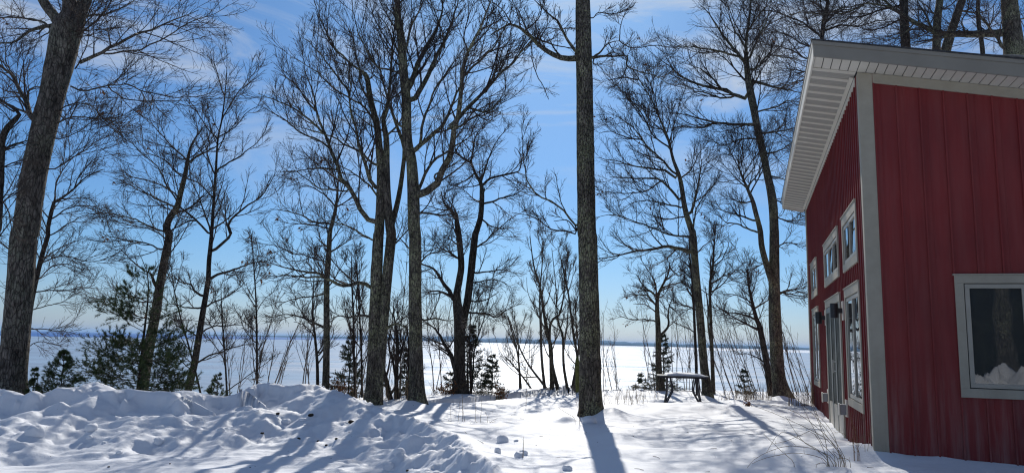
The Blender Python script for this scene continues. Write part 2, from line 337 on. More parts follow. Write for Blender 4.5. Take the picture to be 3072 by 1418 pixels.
def hills(name, Y0, x0px, x1px, hfun, n=260, depth=1500):
    px = np.linspace(x0px, x1px, n); P = [];
    V = []
    for i, p in enumerate(px):
        b = atz(p, 1024 + .0235 * (p - 1536) + 10.6 * F / Y0 * .999, LZ); b = b / b[1] * Y0
        h = hfun(p, i)
        V += [(b[0], Y0, LZ - 2), (b[0], Y0 + depth * .02, LZ + h * .55), (b[0] * 1.02, Y0 + depth * .4, LZ + h), (b[0] * 1.05, Y0 + depth, LZ - 2)]
    V = np.array(V); k = np.arange(n - 1)[:, None] * 4
    Fc = np.concatenate([k + np.array([[j, j + 4, j + 5, j + 1]]) for j in range(3)])
    return link(name, mesh_np(name, V, Fc, HILL), kind='structure')
def hf(p, i):
    e = sst((p - 640) / 500) * (1 - .45 * sst((p - 1900) / 900))
    return 11 + 34 * e * (.85 + .8 * pnoise(np.array([p / 90.]), np.array([.5]))[0] + .35 * pnoise(np.array([p / 22.]), np.array([3.5]))[0])
hills('far_shore_hills', 8000, 560, 3300, hf)
hills('low_far_shore', 5200, 1150, 3300, lambda p, i: 12 * sst((p - 1150) / 400) * (1 + .5 * pnoise(np.array([p / 40.]), np.array([8.5]))[0]) + 1, depth=600)

# ------------------------------------------------------------------ air over the lake
HAZE = bpy.data.materials.new('haze'); HAZE.use_nodes = True; t = HAZE.node_tree; t.nodes.clear()
o_ = N(t, 'ShaderNodeOutputMaterial'); v_ = N(t, 'ShaderNodeVolumePrincipled'); v_.inputs['Color'].default_value = (.42, .66, 1, 1); v_.inputs['Density'].default_value = HZD; v_.inputs['Anisotropy'].default_value = .2
Lk(t, v_.outputs[0], o_.inputs['Volume'])
b_ = 27000; V = [(x, y, z) for x in (-b_, b_) for y in (-500, b_) for z in (-23, 62)]
link('haze', mesh_py('haze', V, BOXF, HAZE), kind='stuff')

# ------------------------------------------------------------------ trees
CO = {1: (0, 0), 2: (750, 0), 3: (1500, 0), 4: (2272, 0), 5: (0, 708), 6: (750, 708), 7: (1500, 708), 8: (2272, 708)}
def unpack(seq):
    """crop number followed by points read in that crop of the photograph -> rows of photo x, y, width"""
    c = (0, 0); rows = []
    for q in seq:
        if isinstance(q, int): c = CO[q]
        else: rows.append((q[0] / 1.675 + c[0], q[1] / 1.675 + c[1], (q[2] if len(q) > 2 else -1) / 1.675))
    a = np.array(rows)
    if (a[:, 2] < 0).any():
        ok = a[:, 2] >= 0
        if ok.any(): a[:, 2] = np.interp(np.arange(len(a)), np.where(ok)[0], a[ok, 2])
    return a
def rotate_about(D, A, ang):
    c, s = np.cos(ang)[..., None], np.sin(ang)[..., None]
    return D * c + np.cross(A, D) * s + A * (A * D).sum(-1, keepdims=True) * (1 - c)
def grow(P, Rd, m, t0, t1, length, ang, K, up, wig, rs, r1, rng, lmin=.0):
    """m children on each parent curve; everything vectorised"""
    n, k, _ = P.shape
    t = t0 + (t1 - t0) * (np.arange(m)[None] + rng.rand(n, m)) / m
    f = t * (k - 1); i = np.clip(f.astype(int), 0, k - 2); u = f - i; r = np.arange(n)[:, None]
    S = P[r, i] * (1 - u)[..., None] + P[r, i + 1] * u[..., None]
    T = P[r, i + 1] - P[r, i]; T /= np.linalg.norm(T, axis=-1, keepdims=True) + 1e-9
    pr = Rd[r, i] * (1 - u) + Rd[r, i + 1] * u
    A = rng.randn(n, m, 3); A -= T * (A * T).sum(-1, keepdims=True); A /= np.linalg.norm(A, axis=-1, keepdims=True) + 1e-9
    a = R(ang) * (1 + .35 * rng.randn(n, m))
    D = rotate_about(T, A, a)
    Lp = length * (1 - .55 * t) * (.55 + .8 * rng.rand(n, m)) + lmin
    N_ = n * m; S = S.reshape(N_, 3); D = D.reshape(N_, 3); Lp = Lp.reshape(N_); pr = pr.reshape(N_)
    out = np.zeros((N_, K, 3)); out[:, 0] = S; seg = (Lp / (K - 1))[:, None]
    for j in range(1, K):
        D = D + rng.randn(N_, 3) * wig + np.array([0, 0, up]); D /= np.linalg.norm(D, axis=1, keepdims=True)
        out[:, j] = out[:, j - 1] + D * seg
    ra = np.minimum(pr * .62, rs * (.7 + .6 * rng.rand(N_)) * np.clip(Lp / (length + 1e-6) / .7, .5, 1.4))
    ra = np.maximum(ra, r1)
    rr = ra[:, None] + (r1 - ra)[:, None] * np.linspace(0, 1, K)[None] ** .8
    return out, rr
TREES = []; NT = [0]; TRI = [0]
def tree(label, Y, trunks, limbs, cat='tree', name='bare_tree', group=None, bark=None, dens=1.0, L2=1.0, wig=.16, up=.05, seed=None, tops=(0,), l1=0, l1len=1.6, l1t=(.35, 1),
         leaves=0, twig=None, flare=.35, fine=1.0, lbig=1, base=True, epi=0, rt=1.0, sub=True):
    NT[0] += 1; rng = np.random.RandomState(seed if seed is not None else 100 + NT[0])
    bark = bark or BARK; twig = twig or TWIG; curves = []; trunk_geo = []
    a0 = unpack(trunks[0]); b = at(a0[0, 0], a0[0, 1], Y); g = gz(b[0] + (0 if base else .15), Y)
    org = np.array([b[0], Y, g])
    root = empty(name, org, label=label, cat=cat, group=group)
    longp = []
    for ti, tr in enumerate(trunks):
        a = unpack(tr)
        dY = 0 if ti == 0 else .16 * rng.randn()
        Pw = np.array([at(x, y, Y + (dY if j else dY * .5)) for j, (x, y, w) in enumerate(a)]); rw = a[:, 2] / 2 * Y / F * rt
        if base and (ti == 0 or Pw[0, 2] - g < .9) and a[0, 1] > 1000:
            q = Pw[0].copy(); d = Pw[0] - Pw[1]; gg = gz(Pw[0, 0], Pw[0, 1])
            s = (Pw[0, 2] - (gg - .25)) / max(-d[2], .05); s = max(s, .05)
            Pw = np.concatenate([[Pw[0] + d * min(s, 6)], Pw]); rw = np.r_[rw[0] * 1.04, rw]
        if ti == 0 and not base: Pw = np.concatenate([[[Pw[0, 0] + .15, Pw[0, 1], g - .3]], Pw]); rw = np.r_[rw[0] * 1.15, rw]
        Lt = np.linalg.norm(np.diff(Pw, axis=0), axis=1).sum(); K = int(np.clip(Lt / (.11 if rw.max() > .08 else .2), 10, 110))
        c = catmull(np.c_[Pw, rw], K); P, rr = c[:, :3], np.maximum(c[:, 3], .004)
        h = P[:, 2] - gz(P[0, 0], P[0, 1])
        if base: rr = rr * (1 + flare * np.exp(-np.clip(h, 0, 9) / .16))
        sides = 36 if rw.max() > .12 else (18 if rw.max() > .06 else 8)
        V, Fq = tubes(P[None] - org, rr[None], sides)
        if sides > 8:      # bark ridges and swellings as real relief
            V = V.reshape(K, sides, 3); C = (P - org)[:, None]; th = np.arange(sides)[None] * np.ones((K, 1)); zz = np.cumsum(np.r_[0, np.linalg.norm(np.diff(P, axis=0), axis=1)])[:, None] * np.ones((1, sides))
            an = th / sides * 2 * np.pi; sx = np.cos(an) * 3 + NT[0] * 7.7; sy = np.sin(an) * 3
            k = 1 + .05 * fbm(sx * .5, zz * 1.2 + sy * .5, 3, NT[0]) + .045 * np.abs(fbm(sx * 2.2 + sy * 3.1, zz * 2.4 + sy, 3, NT[0] + 50)) * 1.6 + .05 * np.cos(an * 3 + NT[0]) * np.exp(-np.clip(h, 0, 9) / .25)[:, None]
            for _k in range(9):      # knots and healed branch scars
                a0_, z0_, w_ = rng.rand() * 6.28, zz.max() * rng.rand(), .7 + .6 * rng.rand(); da = (an - a0_ + np.pi) % (2 * np.pi) - np.pi
                q_ = (da / (.30 * w_)) ** 2 + ((zz - z0_) / (.10 * w_)) ** 2; k = k + .16 * np.exp(-q_) - .15 * np.exp(-q_ * 6)
            V = (C + (V - C) * k[..., None]).reshape(-1, 3)
        link('trunk', mesh_np('trunk', V, Fq, bark), root)
        longp.append((P, rr))
        px = np.array([[*projpx(p)] for p in P[::max(1, K // 30)]]); curves.append((px, P[::max(1, K // 30)]))
    LP, LR = [], []
    for w, *pts in limbs:
        a = unpack(pts); s = a[0, :2]; best = None
        for px, P in curves:
            d = np.hypot(px[:, 0] - s[0], px[:, 1] - s[1]); j = d.argmin()
            if best is None or d[j] < best[0]: best = (d[j], P[j])
        y0 = best[1][1]; seglen = np.r_[0, np.cumsum(np.hypot(*np.diff(a[:, :2], axis=0).T))] * Y / F
        k = rng.choice([-1, 1]) * (.12 + .45 * rng.rand())
        Pw = np.array([at(x, y, y0 + k * sl_) for (x, y, _), sl_ in zip(a, seglen)])
        if best[0] < 45: Pw = np.concatenate([[best[1] * .85 + Pw[0] * .15], Pw])
        K = 16; P = catmull(Pw, K); Lw = seglen[-1]
        nz = np.cumsum(rng.randn(K, 3), axis=0) * .012 * Lw; nz -= np.linspace(0, 1, K)[:, None] * nz[-1]; P = P + nz * .6
        r0 = w / 1.675 / 2 * Y / F * rt; r1 = max(.006, r0 * .16)
        r0 *= 1.12; rr = r0 + (r1 - r0) * np.linspace(0, 1, K) ** 1.05
        LP.append(P); LR.append(rr)
        px = np.array([[*projpx(p)] for p in P]); curves.append((px, P))
        sides = 10 if w > 12 else 6
        V, Fq = tubes(P[None] - org, rr[None], sides)
        link('limb', mesh_np('limb', V, Fq, bark if w >= 9 else twig), root)
    geo = []
    # the tapering tops of the trunks bear branches too
    for ti in tops:
        if ti < len(longp):
            P, rr = longp[ti]; j = int(len(P) * (l1t[0]))
            P2 = catmull(P[j:int(len(P) * l1t[1])], 16); r2 = np.interp(np.linspace(0, 1, 16), np.linspace(0, 1, len(P) - j), rr[j:])
            if l1:
                c, r_ = grow(P2[None], r2[None], l1, 0, 1, l1len, 48, 12, up, wig * .5, .022, .006, rng, .2)
                c = np.array([catmull(q, 16) for q in c]); r_ = np.array([np.interp(np.linspace(0, 1, 16), np.linspace(0, 1, len(q)), q) for q in r_]); LP += list(c); LR += list(r_); geo.append(tubes(c - org, r_, 5))
            LP.append(P2); LR.append(r2)
            if epi:
                c, r_ = grow(P[None, :], rr[None, :], epi, .12, 1, .8, 70, 6, .05, .22, .006, .003, rng, .1); geo.append(tubes(c - org, r_, 3))
                c, r_ = grow(c, r_, 4, .2, 1, .25, 45, 4, .05, .2, .004, .003, rng, .05); geo.append(tubes(c - org, r_, 3))
    if LP:
        A = np.array(LP); B = np.array(LR); ln = np.linalg.norm(np.diff(A, axis=1), axis=2).sum(1)
        P2s, R2s = [], []
        for lo_, hi_, m2 in ((0, .5, 2), (.5, 1.0, 5), (1.0, 1.7, 8), (1.7, 2.6, 12), (2.6, 3.8, 18), (3.8, 99, 24)):      # longer curves carry more and longer side branches
            sel = (ln >= lo_) & (ln < hi_)
            if not sel.any(): continue
            m2 = max(2, int(m2 * dens * .78)); l_ = min(max(.46 * ln[sel].mean(), .22), 1.45) * L2
            c, r_ = grow(A[sel], B[sel], m2, .12, .97, l_, 38, 9, up * 1.1, wig * .40, .0150, .0052, rng, .14)
            P2s.append(c); R2s.append(r_)
        c2 = np.concatenate(P2s); r2 = np.concatenate(R2s); geo.append(tubes(c2 - org, r2, 4))
        c3, r3 = grow(c2, r2, 8, .15, .95, .46 * L2, 36, 5, up, wig * .4, .0062, .0038, rng, .08); geo.append(tubes(c3 - org, r3, 3))
        c4, r4 = grow(c3, r3, 3, .2, .9, .19 * L2, 36, 3, up, wig * .4, .0036, .0028, rng, .06); geo.append(tubes(c4 - org, r4, 3))
        V, Fq = merge(geo); TRI[0] += len(Fq) * 2
        link('crown', mesh_np('crown', V, Fq, twig), root)
        if leaves:
            j = rng.randint(0, len(c3), leaves); C = c3[j, -1] - org
            link('dead_leaves', leaf_mesh(C, rng), root, kind='stuff')
    return root
def projpx(p):
    v = np.asarray(p) - EYE; z = v @ _f; return PW / 2 + F * (v @ _r) / z, PH / 2 - F * (v @ _u) / z
def leaf_mesh(C, rng, per=3, size=.05, mt=None):
    n = len(C) * per; c = np.repeat(C, per, 0) + rng.randn(n, 3) * .035
    a = rng.randn(n, 3); a[:, 2] -= .8; a /= np.linalg.norm(a, axis=1, keepdims=True); b = np.cross(a, rng.randn(n, 3)); b /= np.linalg.norm(b, axis=1, keepdims=True)
    s = (size * (.7 + .6 * rng.rand(n)))[:, None]; nrm = np.cross(a, b)
    V = np.stack([c, c + a * s + b * s * .45 + nrm * s * .2, c + a * s * 2, c + a * s - b * s * .45 + nrm * s * .2], 1).reshape(-1, 3)
    ii = np.arange(n)[:, None] * 4 + np.arange(4)[None]
    return mesh_np('leaf', V, ii, mt or LEAF, False)

# the huge leaning tree on the left
tree('massive grey-barked tree leaning right at the left edge, forking at the top', 15.6,
 [[5, (45, 790, 160), (60, 700, 145), (80, 500, 140), (105, 200, 138), (118, 0, 136), 1, (132, 1150, 138), (168, 900, 136), (220, 650, 136), (275, 430, 140), (320, 230, 162), (345, 110, 150), (352, 60, 90), (345, -60, 70)],
  [1, (310, 160, 80), (285, 100, 62), (240, 40, 56), (190, -40, 50)], [1, (370, 180, 90), (395, 90, 76), (430, 0, 66), (450, -70, 60)]],
 [(20, 1, (395, 320), (450, 300), (540, 275), (640, 230), (760, 175), (870, 110), (960, 70), (1000, 50)), (11, 1, (545, 270), (650, 255), (750, 225), (860, 175), (960, 115), (1060, 75), (1150, 20)),
  (11, 1, (360, 435), (430, 450), (540, 435), (640, 420), (660, 390), (700, 370)), (8, 1, (640, 425), (720, 460), (860, 480), (1000, 480), (1090, 455)), (8, 1, (550, 450), (620, 495), (700, 505), (800, 512), (940, 505)),
  (11, 1, (290, 620), (350, 600), (450, 600), (550, 595), (640, 570)), (8, 1, (250, 850), (330, 800), (420, 750), (500, 700), (560, 670), (640, 600)), (15, 1, (400, 90), (470, 75), (560, 65), (650, 20), (690, -10)),
  (24, 1, (255, 130), (190, 135), (120, 170), (60, 210), (0, 220), (-60, 260)), (10, 1, (250, 165), (200, 190), (160, 205)), (13, 1, (240, 120), (180, 100), (100, 95), (0, 90), (-80, 60)),
  (34, 1, (190, 620), (140, 570), (125, 510), (90, 450), (50, 380), (0, 340), (-60, 280)), (14, 1, (125, 560), (80, 545), (40, 520), (0, 500), (-70, 480)), (14, 1, (135, 500), (150, 450), (215, 435)), (9, 1, (90, 450), (70, 380), (30, 300), (40, 200)),
  (8, 1, (300, 560), (380, 520), (470, 540), (520, 600)), (7, 1, (270, 700), (340, 690), (430, 640), (520, 560)), (7, 1, (380, 350), (430, 240), (450, 120), (420, 20)), (9, 5, (100, 100), (40, 60), (-30, 10))],
 rt=.86, bark=BARKT, name='oak_tree', L2=1.0, epi=60, l1=5, l1t=(.8, 1), dens=1.1, up=.03, leaves=10)
tree('crooked dark tree cut off by the left edge of the photo', 14.5,
 [[5, (-60, 790, 50), (-50, 300, 46), (-30, 0, 42), 1, (-14, 1150, 40), (-4, 950, 38), (3, 780, 38), (10, 700, 34), (40, 640, 30), (85, 592, 24), (96, 570, 18), (60, 540, 13), (10, 510, 10), (-60, 480, 8)]],
 [(18, 1, (10, 760), (60, 730), (110, 715), (150, 700)), (10, 1, (0, 1030), (50, 980), (95, 950)), (9, 1, (5, 850), (60, 820), (130, 800)), (8, 1, (-5, 990), (40, 1080), (60, 1180))],
 bark=BARKD, name='oak_tree', dens=.8, L2=.7, flare=.1)
tree('slim dark tree rising just right of the massive trunk', 18.0,
 [[5, (105, 790, 28), (130, 560, 26), (150, 380, 24), (175, 250, 22), (210, 100, 22), (240, 0, 21), 1, (240, 1150, 20), (255, 1080, 19), (275, 1010, 16), (310, 995, 11), (370, 950, 9), (430, 890, 6), (520, 850, 4)]],
 [(8, 1, (275, 1090), (330, 1050), (420, 1030), (520, 1060)), (8, 1, (275, 1010), (290, 900), (340, 820), (400, 760)), (7, 1, (260, 1180), (330, 1130), (420, 1080), (520, 1070)), (6, 5, (150, 380), (250, 350), (330, 330), (390, 345)),
  (7, 5, (190, 280), (300, 270), (420, 260), (480, 240)), (7, 5, (230, 130), (330, 100), (450, 130), (540, 110)), (6, 5, (145, 470), (220, 470), (300, 480), (380, 440)), (5, 5, (145, 550), (200, 530), (300, 550)), (6, 5, (200, 120), (300, 60), (400, 20)),
  (6, 1, (370, 950), (400, 880), (460, 810), (540, 780)), (6, 5, (180, 240), (260, 160), (340, 140), (430, 180))],
 bark=BARKD, L2=.8, dens=1.0, flare=.1, up=.02)
tree('greenish leaning oak behind the pine boughs, elbow near its top', 18.5,
 [[5, (715, 770, 54), (740, 600, 52), (780, 400, 45), (800, 270, 42), (825, 130, 38), (850, 0, 36), 1, (838, 1150, 34), (850, 1100, 32), (890, 1040, 30), (905, 980, 26), (930, 880, 22), (940, 820, 18), (958, 740, 11), (990, 680, 7), (1030, 630, 4)]],
 [(12, 1, (945, 815), (1000, 780), (1080, 740), (1140, 690)), (9, 1, (940, 800), (915, 800), (885, 793)), (20, 5, (795, 260), (772, 225), (760, 190), (720, 170)), (8, 5, (720, 170), (660, 120), (600, 60)), (9, 5, (840, 60), (800, 70), (760, 50), (700, 30), (600, 10), (500, -20)),
  (9, 1, (880, 1040), (820, 1010), (750, 980), (680, 930), (620, 880)), (9, 1, (840, 1170), (790, 1160), (720, 1130), (650, 1100), (560, 1080), (480, 1060)), (8, 1, (900, 1000), (860, 960), (800, 930), (720, 900), (650, 890)), (8, 1, (940, 800), (870, 740), (820, 690), (770, 630), (740, 560)),
  (8, 1, (935, 880), (890, 870), (850, 820), (800, 790)), (8, 1, (905, 1060), (960, 1040), (1010, 990), (1060, 930)), (8, 1, (880, 1150), (950, 1110), (1040, 1080)), (7, 5, (850, 20), (760, -40), (640, -60), (520, -90)), (7, 5, (790, 340), (700, 330), (620, 300), (540, 330)), (6, 5, (770, 420), (700, 400), (640, 380), (560, 390))],
 name='oak_tree', L2=1.0, dens=1.0, bark=BARK, leaves=12, wig=.2)
tree('black slender tree beside the pine with evenly fanned upright branches', 18.2,
 [[5, (945, 775, 36), (975, 650, 33), (1000, 500, 30), (1020, 380, 27), (1045, 230, 24), (1050, 130, 22), (1060, 30, 20), 1, (1065, 1150, 17), (1075, 1000, 14), (1085, 850, 12), (1095, 700, 9), (1115, 600, 8), (1130, 480, 6), (1140, 350, 4), (1140, 230, 2)]],
 [(14, 5, (1050, 220), (1100, 190), (1160, 165), (1240, 140), (1335, 120)), (12, 5, (1005, 295), (975, 270), (960, 240), (900, 225), (860, 190)), (10, 5, (1000, 365), (930, 360), (880, 345), (830, 340)), (9, 5, (1025, 360), (1080, 325), (1150, 300), (1200, 260), (1240, 220)), (8, 5, (990, 500), (940, 470), (880, 450)),
  (8, 5, (1000, 490), (1060, 460), (1130, 450), (1220, 445)), (9, 5, (985, 640), (1040, 600), (1110, 580), (1200, 550), (1290, 540)), (14, 5, (1070, 80), (1120, 40), (1160, 0), 1, (1150, 1120), (1220, 1050), (1290, 1000), (1350, 940), (1390, 860)), (9, 1, (1060, 1170), (1030, 1080), (1000, 1000), (960, 900), (950, 850)),
  (10, 1, (1050, 1189), (970, 1100), (900, 1050), (840, 950), (780, 830), (700, 760), (640, 700)), (9, 1, (1085, 860), (1150, 820), (1220, 780), (1290, 720), (1335, 650)), (8, 1, (1080, 880), (1050, 820), (1030, 750), (1000, 680), (960, 620)), (7, 1, (1090, 700), (1040, 640), (990, 560), (950, 500)),
  (7, 1, (1120, 590), (1160, 520), (1210, 450), (1270, 380), (1300, 330)), (7, 1, (1095, 690), (1180, 640), (1250, 560), (1330, 520)), (7, 1, (1130, 480), (1100, 400), (1080, 330), (1060, 290)), (7, 1, (1075, 1000), (1000, 920), (900, 870), (820, 790), (730, 740), (700, 560))],
 bark=BARKD, L2=.75, dens=.9, wig=.1, up=.10, flare=.15)
for nm, lb, Y, tr, w in (('sapling', 'thin straight sapling in front of the lake, left of the tall snow mound', 16.2, (5, (1142, 815, 10), (1130, 600, 9), (1115, 400, 7), (1110, 240, 3)), 1),
                      ('sapling', 'thin straight sapling rising behind the start of the tall snow mound', 16.6, (5, (1292, 780, 12), (1290, 500, 10), (1285, 300, 8), (1275, 150, 6), (1268, 40, 3)), 1),
                      ('sapling', 'leaning thin tree between the two leafless trunks left of centre', 17.4, (5, (1010, 800, 11), (985, 690, 10), (945, 540, 9), (900, 380, 7), (870, 240, 5), (858, 130, 3)), 1)):
    tree(lb, Y, [tr], [], name=nm, l1=9, l1len=.8, l1t=(.2, 1), dens=.5, L2=.4, flare=0, bark=BARKD, leaves=3, group='saplings along the top of the bluff')
tree('straight thin tree rising out of the snow mound left of the twin trunks', 16.5,
 [[6, (378, 790, 36), (382, 700, 34), (385, 500, 31), (385, 250, 28), (395, 100, 26), (400, 0, 24), 2, (405, 1150, 20), (430, 1050, 16), (440, 960, 10), (445, 880, 5)]],
 [(13, 6, (370, 460), (330, 435), (270, 410), (200, 395), (120, 400)), (14, 6, (390, 220), (360, 190), (290, 180), (200, 160), (100, 130)), (10, 6, (400, 60), (370, 40), (330, 0)), (10, 6, (400, 80), (450, 50), (500, 20)), (9, 6, (385, 290), (330, 300), (260, 310), (190, 330), (140, 350)),
  (10, 2, (400, 1120), (330, 1110), (270, 1080), (200, 1060), (100, 1050)), (8, 2, (430, 1040), (380, 980), (330, 950), (250, 920)), (8, 2, (435, 1040), (500, 1000), (540, 960)), (8, 2, (410, 1150), (350, 1140), (280, 1130), (180, 1120)), (7, 2, (440, 960), (420, 900), (400, 820), (330, 770)),
  (7, 6, (395, 130), (300, 100), (220, 90), (120, 40), (40, 30))], L2=.8, dens=.9, wig=.2, leaves=14, flare=.1)
# twin trunks and the tall fan beside them
tree('tall twin-trunked oak left of centre, its left stem snapped off', 15.4,
 [[6, (606, 880, 70), (609, 830, 66), (622, 600, 61), (632, 300, 57), (645, 0, 52), 2, (650, 1150, 48), (660, 900, 45), (650, 750, 38), (635, 620, 32), (605, 500, 30), (590, 400, 26), (574, 368, 24)],
  [6, (640, 880, 46), (645, 800, 42), (665, 500, 50), (690, 200, 50), (710, 0, 50), 2, (705, 1150, 48), (690, 1000, 40), (685, 850, 36), (685, 700, 30), (670, 600, 22), (690, 530, 18), (705, 400, 14), (715, 250, 10), (730, 100, 6)],
  [2, (712, 1130, 30), (745, 1000, 26), (768, 850, 22), (775, 740, 20), (740, 640, 16), (700, 520, 12), (660, 380, 8), (640, 250, 5)]],
 [(10, 2, (598, 395), (615, 388), (628, 372)), (24, 2, (630, 1130), (590, 1090), (530, 1020), (480, 940), (430, 840), (400, 740), (370, 670), (330, 560), (310, 460), (270, 330)), (19, 2, (630, 960), (590, 870), (560, 760), (540, 680), (510, 580), (500, 470), (505, 400), (470, 280)),
  (12, 2, (625, 820), (560, 760), (500, 730), (440, 690), (370, 660), (260, 640), (160, 600)), (11, 2, (640, 640), (600, 560), (560, 520), (500, 480), (400, 420), (300, 340), (200, 290)), (12, 2, (580, 380), (520, 340), (450, 270), (400, 180), (350, 80), (320, 0)), (10, 2, (400, 740), (340, 700), (260, 660), (180, 600), (110, 560)),
  (9, 2, (430, 850), (360, 840), (280, 850), (190, 860)), (9, 2, (480, 960), (420, 950), (360, 940), (300, 900), (230, 860)), (20, 6, (612, 262), (560, 240), (500, 250), (440, 240), (380, 215), (300, 210), (220, 195), (140, 190)), (12, 2, (370, 670), (300, 610), (200, 540), (110, 500), (40, 470)), (10, 2, (330, 560), (260, 470), (200, 400), (150, 370)),
  (10, 2, (500, 470), (440, 380), (380, 290), (300, 210), (260, 180)), (12, 2, (690, 680), (740, 620), (760, 560), (745, 460)), (10, 2, (600, 500), (560, 420), (540, 300), (520, 200), (460, 90)), (10, 2, (650, 1000), (600, 930), (540, 880), (480, 840), (380, 800)),
  (9, 6, (640, 30), (580, 0), 2, (520, 1150), (440, 1120), (340, 1100)), (9, 6, (700, 60), (750, 20), 2, (800, 1150), (850, 1120)), (16, 6, (690, 462), (740, 442), (800, 470)), (14, 6, (600, 405), (560, 400), (500, 410), (440, 400), (400, 420))],
 name='oak_tree', bark=BARKL, tops=(1, 2), l1=3, l1len=1.2, l1t=(.6, 1), L2=1.0, dens=.95, up=.09, wig=.13, lbig=1, flare=.2, fine=1)
tree('tall fan-shaped oak left of centre with many steep heavy limbs', 15.2,
 [[6, (842, 864, 92), (841, 830, 82), (838, 750, 74), (835, 600, 66), (830, 300, 62), (830, 0, 60), 2, (825, 1150, 60), (820, 950, 60), (810, 800, 52), (790, 700, 50), (785, 500, 48), (770, 350, 46), (760, 200, 42), (745, 100, 36), (740, 0, 30), (735, -80, 26)]],
 [(36, 2, (850, 980), (890, 930), (930, 880), (960, 800), (985, 720), (1000, 650), (1040, 520), (1060, 400), (1100, 280), (1140, 180), (1180, 80), (1220, -20)), (20, 2, (1000, 650), (1040, 610), (1100, 540), (1180, 470), (1260, 370), (1340, 290), (1420, 170)),
  (24, 2, (835, 760), (880, 710), (940, 660), (980, 620), (1010, 560), (1060, 450), (1090, 330)), (26, 2, (815, 520), (870, 440), (930, 340), (980, 240), (1010, 150), (1040, 40), (1060, -40)), (28, 2, (800, 440), (830, 370), (880, 270), (930, 180), (960, 80), (980, -40)),
  (14, 2, (860, 700), (890, 600), (920, 500), (960, 420), (1000, 360), (1080, 240)), (14, 2, (780, 240), (800, 150), (850, 60), (880, -20)), (16, 2, (850, 960), (880, 860), (940, 800), (1000, 760), (1080, 710), (1160, 640)), (12, 2, (860, 1070), (920, 1080), (1000, 1080), (1050, 1060)),
  (12, 2, (770, 640), (735, 600), (715, 520), (700, 420)), (9, 2, (760, 300), (720, 200), (680, 120), (620, 40)), (10, 2, (765, 380), (700, 350), (640, 340), (590, 270), (540, 150), (510, 0)), (12, 2, (1100, 540), (1180, 560), (1240, 520), (1300, 470)), (12, 2, (1060, 400), (1120, 330), (1220, 230), (1290, 120), (1320, 0)),
  (10, 2, (980, 240), (960, 140), (920, 40), (900, -30)), (12, 2, (1000, 650), (1060, 640), (1130, 590), (1200, 570), (1250, 540)), (10, 2, (1180, 470), (1230, 380), (1270, 250), (1340, 170)), (8, 2, (1100, 280), (1080, 180), (1120, 60), (1130, -20)), (10, 2, (930, 880), (1000, 840), (1060, 800)),
  (9, 6, (860, 130), (900, 90), (960, 70), (1010, 30)), (12, 6, (866, 420), (930, 412), (1000, 425), (1040, 410)), (9, 6, (800, 60), (770, 30), (740, 0))],
 name='oak_tree', bark=BARKL, l1=3, l1len=1.3, l1t=(.7, 1), L2=1.0, dens=.95, up=.08, wig=.13, flare=.25)
tree('gnarled dark oak at the bluff edge forking low behind the spruces', 19.2,
 [[6, (1056, 795, 80), (1055, 740, 62), (1052, 650, 55), (1053, 450, 54), (1042, 350, 46), (1040, 290, 36), (1052, 220, 34), (1062, 150, 32), (1056, 60, 30), (1050, 0, 28), 2, (1045, 1150, 26), (1035, 1090, 20), (1012, 1060, 15), (975, 1020, 9), (960, 960, 5)],
  [6, (1056, 480, 44), (1088, 350, 38), (1105, 230, 37), (1120, 100, 36), (1130, 0, 34), 2, (1142, 1150, 30), (1160, 1080, 27), (1166, 980, 24), (1160, 920, 20), (1130, 870, 14), (1110, 820, 11), (1050, 780, 8), (1030, 750, 5)]],
 [(22, 6, (1025, 320), (1000, 290), (960, 240), (920, 180), (870, 150), (820, 130)), (14, 6, (1010, 300), (940, 275), (870, 285)), (12, 6, (1100, 385), (1160, 380), (1230, 400), (1280, 370), (1330, 350)), (9, 6, (1110, 330), (1180, 320), (1250, 280)), (13, 2, (1165, 930), (1210, 885), (1300, 870), (1350, 850), (1360, 780), (1330, 740)),
  (11, 2, (1170, 1020), (1240, 1000), (1340, 970), (1400, 920)), (9, 2, (1165, 1100), (1220, 1140), (1300, 1150)), (26, 6, (1040, 690), (1012, 620), (985, 560), (945, 490), (915, 450), (880, 430)), (9, 6, (1005, 600), (960, 570), (920, 575)), (10, 2, (1160, 920), (1190, 820), (1230, 720), (1290, 640)), (9, 2, (1130, 870), (1090, 900), (1030, 930)),
  (10, 2, (1110, 820), (1130, 740), (1150, 660), (1220, 600)), (9, 6, (1130, 60), (1190, 20), 2, (1280, 1120), (1340, 1080)), (10, 6, (1110, 180), (1180, 190), (1260, 170), (1340, 190)), (9, 6, (1060, 120), (1000, 80), (940, 60), (890, 80)), (9, 6, (1060, 60), (1010, 20), (960, 0)), (8, 6, (1105, 240), (1160, 230), (1240, 220), (1290, 240))],
 name='oak_tree', bark=BARKD, tops=(0, 1), l1=5, l1len=.9, l1t=(.6, 1), L2=.85, dens=1.0, wig=.24, up=.04)
